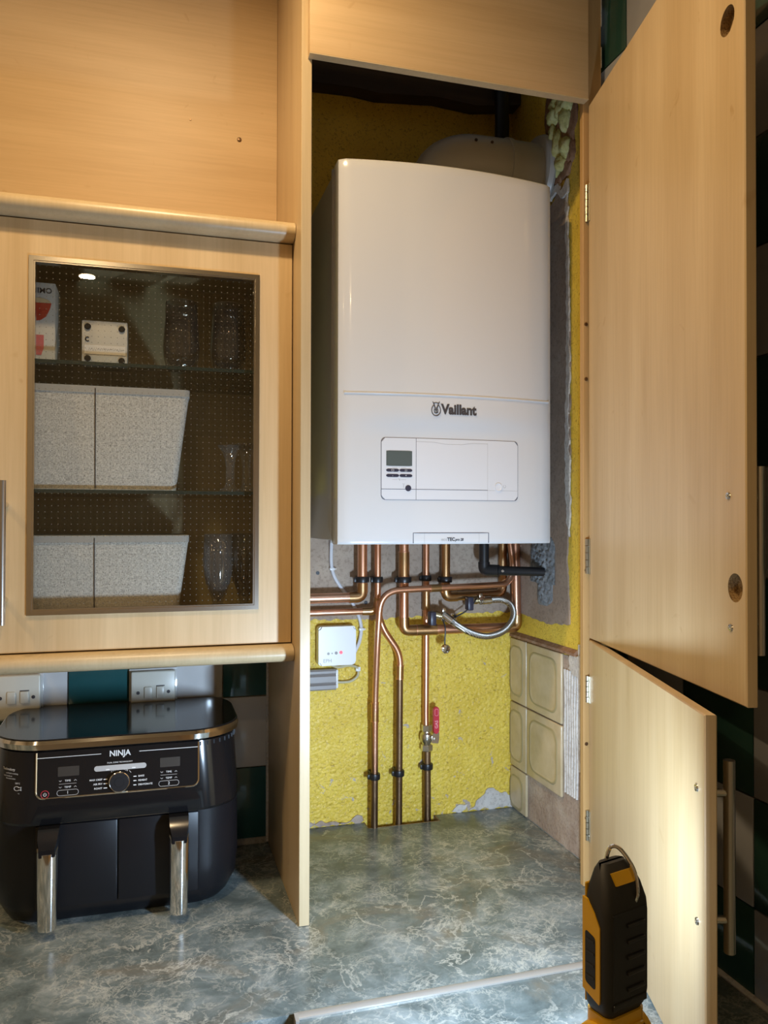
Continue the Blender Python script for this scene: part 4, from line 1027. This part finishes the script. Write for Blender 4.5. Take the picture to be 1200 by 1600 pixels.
# ball valve with red lever
vx, vy = 0.2845, 0.3155
t = thing('ball_valve', 'nickel ball valve with red lever on the straight pipe', 'valve', (vx, vy, 1.06))
def hexnut(z0, z1, r, nm_='nut'): 
    bm = B(); lathe(bm, [(0, z0), (r*0.93, z0), (r, z0+0.0015), (r, z1-0.0015), (r*0.93, z1), (0, z1)], (vx, vy, 0), (0, 0, 1), 6); obj(nm_, bm, M_nickel, t, sharp=0.4)
hexnut(1.105, 1.120, 0.0125); hexnut(1.060, 1.074, 0.0140)
obj('body', lathe(B(), [(0, 1.072), (0.010, 1.072), (0.0105, 1.078), (0.0145, 1.083), (0.0155, 1.091), (0.0145, 1.099), (0.0105, 1.103), (0.010, 1.107), (0, 1.107)], (vx, vy, 0), (0, 0, 1), 24), M_nickel, t)
obj('stem', tube(B(), [(vx+0.004, vy-0.004, 1.091), (vx+0.013, vy-0.020, 1.091)], 0.006, 14), M_nickel, t)
bm = B(); prism(bm, [(-0.007, 1.083), (0.008, 1.081), (0.010, 1.090), (0.0105, 1.106), (-0.0005, 1.108), (-0.007, 1.098)], lambda p: Vector((vx+0.012+p[0], vy-0.0215, p[1])), lambda p: Vector((vx+0.012+p[0], vy-0.0240, p[1])))
lv = obj('lever_arm', bm, M_nickel, t)
obj('lever_screw', cyl(B(), (vx+0.013, vy-0.0238, 1.091), (0, -1, 0), 0.0042, 0.003, 6), M_nickel, t)
bm = B(); prism(bm, rrect(vx+0.0080, vx+0.0210, 1.104, 1.166, 0.0060, 5), lambda p: Vector((p[0], vy-0.0190, p[1])), lambda p: Vector((p[0], vy-0.0275, p[1])))
bmesh.ops.bevel(bm, geom=[e for e in bm.edges], offset=0.0012, segments=2, affect='EDGES')
sl = obj('lever_sleeve', bm, M_red, t)
lp = rrect(vx+0.0105, vx+0.0185, 1.146, 1.161, 0.003, 4); obj('sleeve_outline', tube(B(), [(x, vy-0.0278, z) for x, z in lp+[lp[0]]], 0.0005, 5), M_redtext, sl)
text('sleeve_lettering', 'GAS', 0.010, M_redtext, sl, (vx+0.0145, vy-0.0278, 1.126), (PI/2, -PI/2, 0), 0.0003, 0.0002)
# pipe clips
def clip(x, y, z, r, label):
    t = thing('pipe_clip', label, 'pipe clip', (x, y, z), 'black pipe clips')
    obj('ring', lathe(B(), [(r, -0.0065), (r+0.0038, -0.0065), (r+0.0044, -0.005), (r+0.0044, 0.005), (r+0.0038, 0.0065), (r, 0.0065)], (x, y, z), (0, 0, 1), 24), M_black, t)
    obj('base', bx(x-0.007, x+0.007, y+r+0.002, 0.3372, z-0.006, z+0.006, 0.001), M_black, t)
    obj('latch', bx(x-r-0.0085, x-r-0.002, y-0.003, y+0.006, z-0.006, z+0.005, 0.0015), M_black, t)
clip(0.125, 0.300, 1.461, 0.0112, 'black clip on the thick left-bending pipe'); clip(0.161, 0.300, 1.460, 0.0077, 'black clip on the S-bend pipe below boiler')
clip(0.2235, 0.300, 1.459, 0.0130, 'black clip on the pipe with silver connector'); clip(0.2845, 0.320, 1.460, 0.0077, 'black clip on the straight valve pipe below boiler')
clip(0.327, 0.304, 1.457, 0.0107, 'black clip on the right thick pipe below boiler')
clip(0.1555, 0.3025, 1.0155, 0.0082, 'black clip low on the leftmost pipe tail'); clip(0.2145, 0.3075, 1.0165, 0.0082, 'black clip low on the middle pipe tail'); clip(0.286, 0.315, 1.0235, 0.0088, 'black clip below the red lever valve')

# filling loop
fl2 = thing('braided_hose', 'braided steel filling hose looping between two small valves', 'hose', (0.40, 0.27, 1.33))
hp = spline([(0.318, 0.276, 1.374), (0.345, 0.264, 1.352), (0.378, 0.256, 1.335), (0.412, 0.252, 1.329), (0.450, 0.254, 1.339), (0.478, 0.262, 1.365), (0.482, 0.274, 1.392), (0.466, 0.286, 1.407), (0.440, 0.292, 1.408), (0.420, 0.293, 1.407)], 8)
obj('braid', tube(B(), hp, 0.0076, 14), M_braid, fl2)
for a, b in ((hp[0], hp[3]), (hp[-1], hp[-4])):
    d = (b-a).normalized(); obj('ferrule', tube(B(), [a-d*0.006, a+d*0.016], 0.0092, 14), M_nickel, fl2)
def small_valve(bx_, by_, bz_, d, label, capat, strap):
    t = thing('filling_valve', label, 'valve', (bx_, by_, bz_), 'filling loop valves')
    d = Vector(d).normalized(); p = Vector((bx_, by_, bz_))
    obj('body', tube(B(), [p-d*0.014, p-d*0.004, p-d*0.003, p+d*0.010, p+d*0.011, p+d*0.020], [0.0075, 0.0075, 0.0095, 0.0095, 0.0075, 0.0075], 16), M_brass, t)
    obj('nut', tube(B(), [p+d*0.014, p+d*0.026], 0.0115, 6), M_nickel, t)
    obj('wing', bx(p.x+0.012, p.x+0.020, p.y-0.010, p.y-0.006, p.z+0.006, p.z+0.016, 0.001), M_nickel, t)
    obj('lever', bx(bx_-0.024, bx_-0.010, by_-0.030, by_-0.006, bz_-0.021, bz_+0.010, 0.003), M_btn, t)
    obj('strap', tube(B(), spline(strap, 5), 0.0017, 8), M_black, t)
    c = obj('blanking_cap', lathe(B(), [(0, 0.0), (0.0095, 0.0), (0.0105, 0.002), (0.0105, 0.009), (0.0085, 0.010), (0.007, 0.006), (0, 0.005)], capat, (0.15, -1, -0.15), 20), M_chrome, t)
    return t
small_valve(0.298, 0.288, 1.3775, (1, -0.35, -0.25), 'left filling valve with navy lever and hanging cap', (0.312, 0.272, 1.303), [(0.308, 0.278, 1.372), (0.313, 0.270, 1.350), (0.3125, 0.270, 1.325), (0.312, 0.270, 1.310)])
small_valve(0.394, 0.300, 1.4075, (1, -0.2, 0), 'right filling valve with navy lever under the arched pipe', (0.343, 0.308, 1.368), [(0.396, 0.285, 1.413), (0.388, 0.283, 1.402), (0.372, 0.292, 1.383), (0.348, 0.302, 1.368)])
# black condensate drain
t = thing('condensate_drain', 'black plastic drain pipe from boiler into the right wall', 'pipe', (0.40, 0.25, 1.48))
obj('down_pipe', tube(B(), [(0.398, 0.245, 1.556), (0.398, 0.245, 1.480)], 0.0115, 18), M_black, t)
obj('elbow', tube(B(), bez([(0.398, 0.245, 1.500), (0.398, 0.245, 1.481), (0.425, 0.224, 1.481)], 0.014, 6), 0.0135, 18), M_black, t)
bm = B(); d = Vector((0.116, -0.092, 0)).normalized(); q = Vector((-d.y, d.x, 0))
P0 = Vector((0.412, 0.236, 1.481)); P1 = Vector((0.5085, 0.1590, 1.481))
tube(bm, [P0, P0+d*0.018, P0+d*0.019, P1], [0.0135, 0.0135, 0.0108, 0.0100], 18)
obj('cross_pipe', bm, M_black, t)
bm = B(); lathe(bm, [(0, 0), (0.003, 0), (0.003, 0.002), (0, 0.002)], P0+d*0.028+Vector((-0.006, -0.0095, 0.0)), (-0.5, -0.85, 0), 10); obj('screw', bm, M_nickel, t)

# wireless control box, cable, trunking
t = thing('control_box', 'white square heating control box with red indicator light', 'control box', (0.072, 0.33, 1.268))
bm = B(); prism(bm, rrect(0.0270, 0.1145, 1.2675, 1.3560, 0.008, 5), lambda p: Vector((p[0], 0.3355, p[1])), lambda p: Vector((0.0708+(p[0]-0.0708)*0.985, 0.3125, 1.3118+(p[1]-1.3118)*0.985)))
bmesh.ops.bevel(bm, geom=[e for e in bm.edges if all(v.co.y < 0.32 for v in e.verts)], offset=0.004, segments=3, affect='EDGES')
obj('housing', bm, M_whitep, t)
obj('red_lamp', cyl(B(), (0.0790, 0.3127, 1.2970), (0, -1, 0), 0.0038, 0.001, 16, 0.0003), M_led, t)
obj('push_button', cyl(B(), (0.0680, 0.3127, 1.2960), (0, -1, 0), 0.0034, 0.001, 16, 0.0003), M_trunk, t)
obj('push_button', cyl(B(), (0.0585, 0.3127, 1.2955), (0, -1, 0), 0.0018, 0.0007, 12), M_grey, t)
obj('push_button', cyl(B(), (0.0500, 0.3127, 1.2952), (0, -1, 0), 0.0030, 0.0007, 16), M_grey, t)
text('lettering', 'EPH', 0.0115, M_grey, t, (0.0480, 0.3122, 1.2790), (PI/2, 0, 0), 0.0001)
t = thing('mains_cable', 'white cable dropping from boiler to the control box', 'cable', (0.12, 0.33, 1.29))
obj('sheath', tube(B(), spline([(0.060, 0.328, 1.556), (0.060, 0.331, 1.50), (0.066, 0.331, 1.470), (0.082, 0.332, 1.443), (0.104, 0.333, 1.415), (0.123, 0.333, 1.380), (0.131, 0.333, 1.350), (0.127, 0.331, 1.318), (0.113, 0.328, 1.290)], 8), 0.0040, 10), M_pvc, t)
for x, z in ((0.062, 1.484), (0.131, 1.345)):
    obj('cable_clip', bx(x-0.006, x+0.006, 0.327, 0.3365, z-0.003, z+0.003, 0.001), M_whitep, t)
    obj('clip_nail', cyl(B(), (x+0.008, 0.336, z), (0, -1, 0), 0.002, 0.008, 8), M_nickel, t)
t = thing('cable_trunking', 'grey ribbed trunking below the white control box', 'trunking', (0.0, 0.33, 1.21))
prof = [(0.3366, 1.211), (0.325, 1.211), (0.322, 1.214), (0.322, 1.222), (0.3255, 1.225), (0.322, 1.229), (0.322, 1.242), (0.3255, 1.246), (0.322, 1.249), (0.322, 1.254), (0.325, 1.258), (0.3366, 1.258)]
bm = B(); prism(bm, prof, lambda p: Vector((-0.069, p[0], p[1])), lambda p: Vector((0.0705, p[0], p[1])))
obj('channel', bm, M_trunk, t)
obj('end_cap', bx(0.0705, 0.076, 0.326, 0.3366, 1.214, 1.256, 0.001), M_whitep, t)
t = thing('thin_wire_loop', 'cream twin wire looping beside the grey trunking', 'cable', (0.1, 0.33, 1.22))
obj('wire', tube(B(), spline([(0.060, 0.322, 1.2675), (0.075, 0.320, 1.2625), (0.100, 0.322, 1.265), (0.120, 0.326, 1.258), (0.1225, 0.330, 1.240), (0.108, 0.331, 1.228), (0.090, 0.331, 1.226), (0.072, 0.331, 1.227)], 6), 0.0030, 8), M_cablegrey, t)
obj('wire_clip', bx(0.117, 0.128, 0.324, 0.3368, 1.250, 1.260, 0.001), M_whitep, t)

# ------------------------------------------------------------------ work light (torch)
TX, TY, TR = 0.124, -0.722, math.radians(15)
wl = thing('work_light', 'yellow and black cordless work light with wire hook', 'work light', (TX, TY, 0.9005), rotz=TR)
def tl(hw, y0, y1, r, z, n=4): return [Vector((x, y, z)) for x, y in rrect(-hw, hw, y0, y1, r, n)]
# base and handle
bm = B(); stack(bm, [tl(0.036, -0.045, 0.045, 0.010, 0.0), tl(0.038, -0.048, 0.048, 0.012, 0.004), tl(0.038, -0.048, 0.048, 0.012, 0.036), tl(0.034, -0.040, 0.040, 0.012, 0.044)])
obj('battery_base', bm, M_rubber, wl)
bm = B(); stack(bm, [tl(0.030, -0.034, 0.034, 0.012, 0.043), tl(0.026, -0.024, 0.026, 0.012, 0.075), tl(0.025, -0.022, 0.023, 0.012, 0.120), tl(0.027, -0.019, 0.016, 0.010, 0.150), tl(0.027, -0.019, 0.015, 0.009, 0.1975)])
hb = obj('handle_body', bm, M_amber, wl)
for z in (0.140, 0.155, 0.170, 0.185): obj('grip_rib', bx(-0.002, 0.020, -0.0225, -0.018, z-0.0022, z+0.0022, 0.0018, 2), M_amber, hb)
for sx_ in (-1, 1):
    p = obj('pivot_boss', lathe(B(), [(0, 0.012), (0.018, 0.012), (0.022, 0.008), (0.023, 0)], (sx_*0.024, -0.002, 0.166), (sx_, 0, 0), 28), M_amber, wl)
    obj('pivot_cap', lathe(B(), [(0, 0.0135), (0.011, 0.0135), (0.012, 0.012)], (sx_*0.024, -0.002, 0.166), (sx_, 0, 0), 24), M_rubber, p)
# head
bm = B()
prof_ = [(0.0245, -0.016, 0.012, 0.197), (0.030, -0.0195, 0.0125, 0.206), (0.031, -0.0205, 0.0125, 0.216), (0.0312, -0.0205, 0.0125, 0.296), (0.0305, -0.0195, 0.0125, 0.308), (0.027, -0.015, 0.012, 0.324), (0.0215, -0.009, 0.0105, 0.338), (0.0165, -0.003, 0.009, 0.344)]
stack(bm, [tl(a, b, c_, 0.0075, z) for a, b, c_, z in prof_])
hdm = obj('head', bm, M_rubber, wl)
# back ribs
for k in range(5): obj('cooling_rib', bx(-0.004, 0.021, -0.0236, -0.0200, 0.222+0.0158*k, 0.2265+0.0158*k, 0.0015, 2), M_rib, hdm)
obj('back_panel', bx(-0.0235, 0.0245, -0.0213, -0.0195, 0.2155, 0.302, 0.0009, 1), M_black, hdm)
obj('back_skirt', bx(-0.023, 0.025, -0.0218, -0.0195, 0.2065, 0.2135, 0.001, 1), M_rib, hdm)
# amber side cheeks with dark grille
for sx_ in (-1, 1):
    poly = [(-0.0105, 0.212), (0.0115, 0.220), (0.0115, 0.312), (0.006, 0.311), (-0.004, 0.300), (-0.0115, 0.288), (-0.0115, 0.216)]
    bm = B(); prism(bm, poly, lambda p: Vector((sx_*0.0300, p[0], p[1])), lambda p: Vector((sx_*0.0325, p[0], p[1])))
    ck = obj('side_cheek', bm, M_amber, wl)
    poly = rrect(-0.0060, 0.0075, 0.226, 0.278, 0.003, 3)
    bm = B(); prism(bm, poly, lambda p: Vector((sx_*0.0320, p[0], p[1]+p[0]*0.3)), lambda p: Vector((sx_*0.0330, p[0], p[1]+p[0]*0.3))); gr = obj('grille', bm, M_black, ck)
    for k in range(4): obj('grille_bar', bx(*sorted((sx_*0.0327, sx_*0.0335)), -0.0045, 0.0060, 0.234+0.012*k, 0.2365+0.012*k), M_rib, gr)
bm = B(); prism(bm, [(-0.0125, 0.326), (0.0125, 0.326), (0.0150, 0.3375), (-0.0150, 0.3375)], lambda p: Vector((p[0], -0.0142+(p[1]-0.326)*0.45, p[1])), lambda p: Vector((p[0], -0.0165+(p[1]-0.326)*0.45, p[1]+0.001)))
obj('top_badge', bm, M_amber, wl)
obj('hook', tube(B(), spline([(0.012, -0.0165, 0.304), (0.012, -0.0205, 0.318), (0.010, -0.017, 0.340), (0.006, -0.003, 0.356), (0.001, 0.005, 0.356), (-0.002, 0.008, 0.344), (-0.002, 0.008, 0.336)], 6), 0.0021, 10), M_chrome, wl)
obj('bezel', bx(-0.0275, 0.0275, 0.0115, 0.0140, 0.204, 0.324, 0.001, 1), M_amber, wl)
obj('led_lens', bx(-0.022, 0.022, 0.0138, 0.0180, 0.209, 0.319, 0.0018, 2), M_lens, wl)
la = bpy.data.lights.new('work_light_beam', 'AREA'); la.shape = 'RECTANGLE'; la.size = 0.040; la.size_y = 0.106
la.energy = TORCH_POWER; la.color = TORCH_COL
lo = bpy.data.objects.new('work_light_beam', la); C.objects.link(lo); lo.parent = wl
lo.location = (0, 0.0190, 0.264); lo.rotation_euler = (PI/2, 0, 0)      # area lights shine along -Z: turned to +Y

# ------------------------------------------------------------------ ceiling downlights of the kitchen
for x, y, pw, lab in [(-0.33, -0.48, KEY_POWER, 'bright ceiling downlight in front of the glass cabinet'), (-0.62, -2.46, SPOT_POWER, 'ceiling downlight reflected in the cabinet glass'), (-1.45, -0.60, SPOT_POWER*2, 'ceiling downlight over the left end of the worktop'), (-1.75, -2.0, SPOT_POWER, 'ceiling downlight at the far left rear')]:
    t = thing('ceiling_downlight', lab, 'downlight', (x, y, CEIL), 'kitchen ceiling downlights')
    obj('ring', lathe(B(), [(0.034, 0.001), (0.045, 0.0), (0.047, 0.003), (0.043, 0.006), (0.034, 0.004)], (x, y, CEIL), (0, 0, -1), 30), M_chrome, t)
    obj('bulb', lathe(B(), [(0, 0.002), (0.033, 0.002)], (x, y, CEIL), (0, 0, -1), 24), M_lamp, t)
    la = bpy.data.lights.new('downlight_beam', 'AREA'); la.shape = 'DISK'; la.size = 0.07; la.energy = pw; la.color = SPOT_COL
    lo = bpy.data.objects.new('downlight_beam', la); C.objects.link(lo); adopt(lo, t)
    lo.location = (x, y, CEIL-0.008)
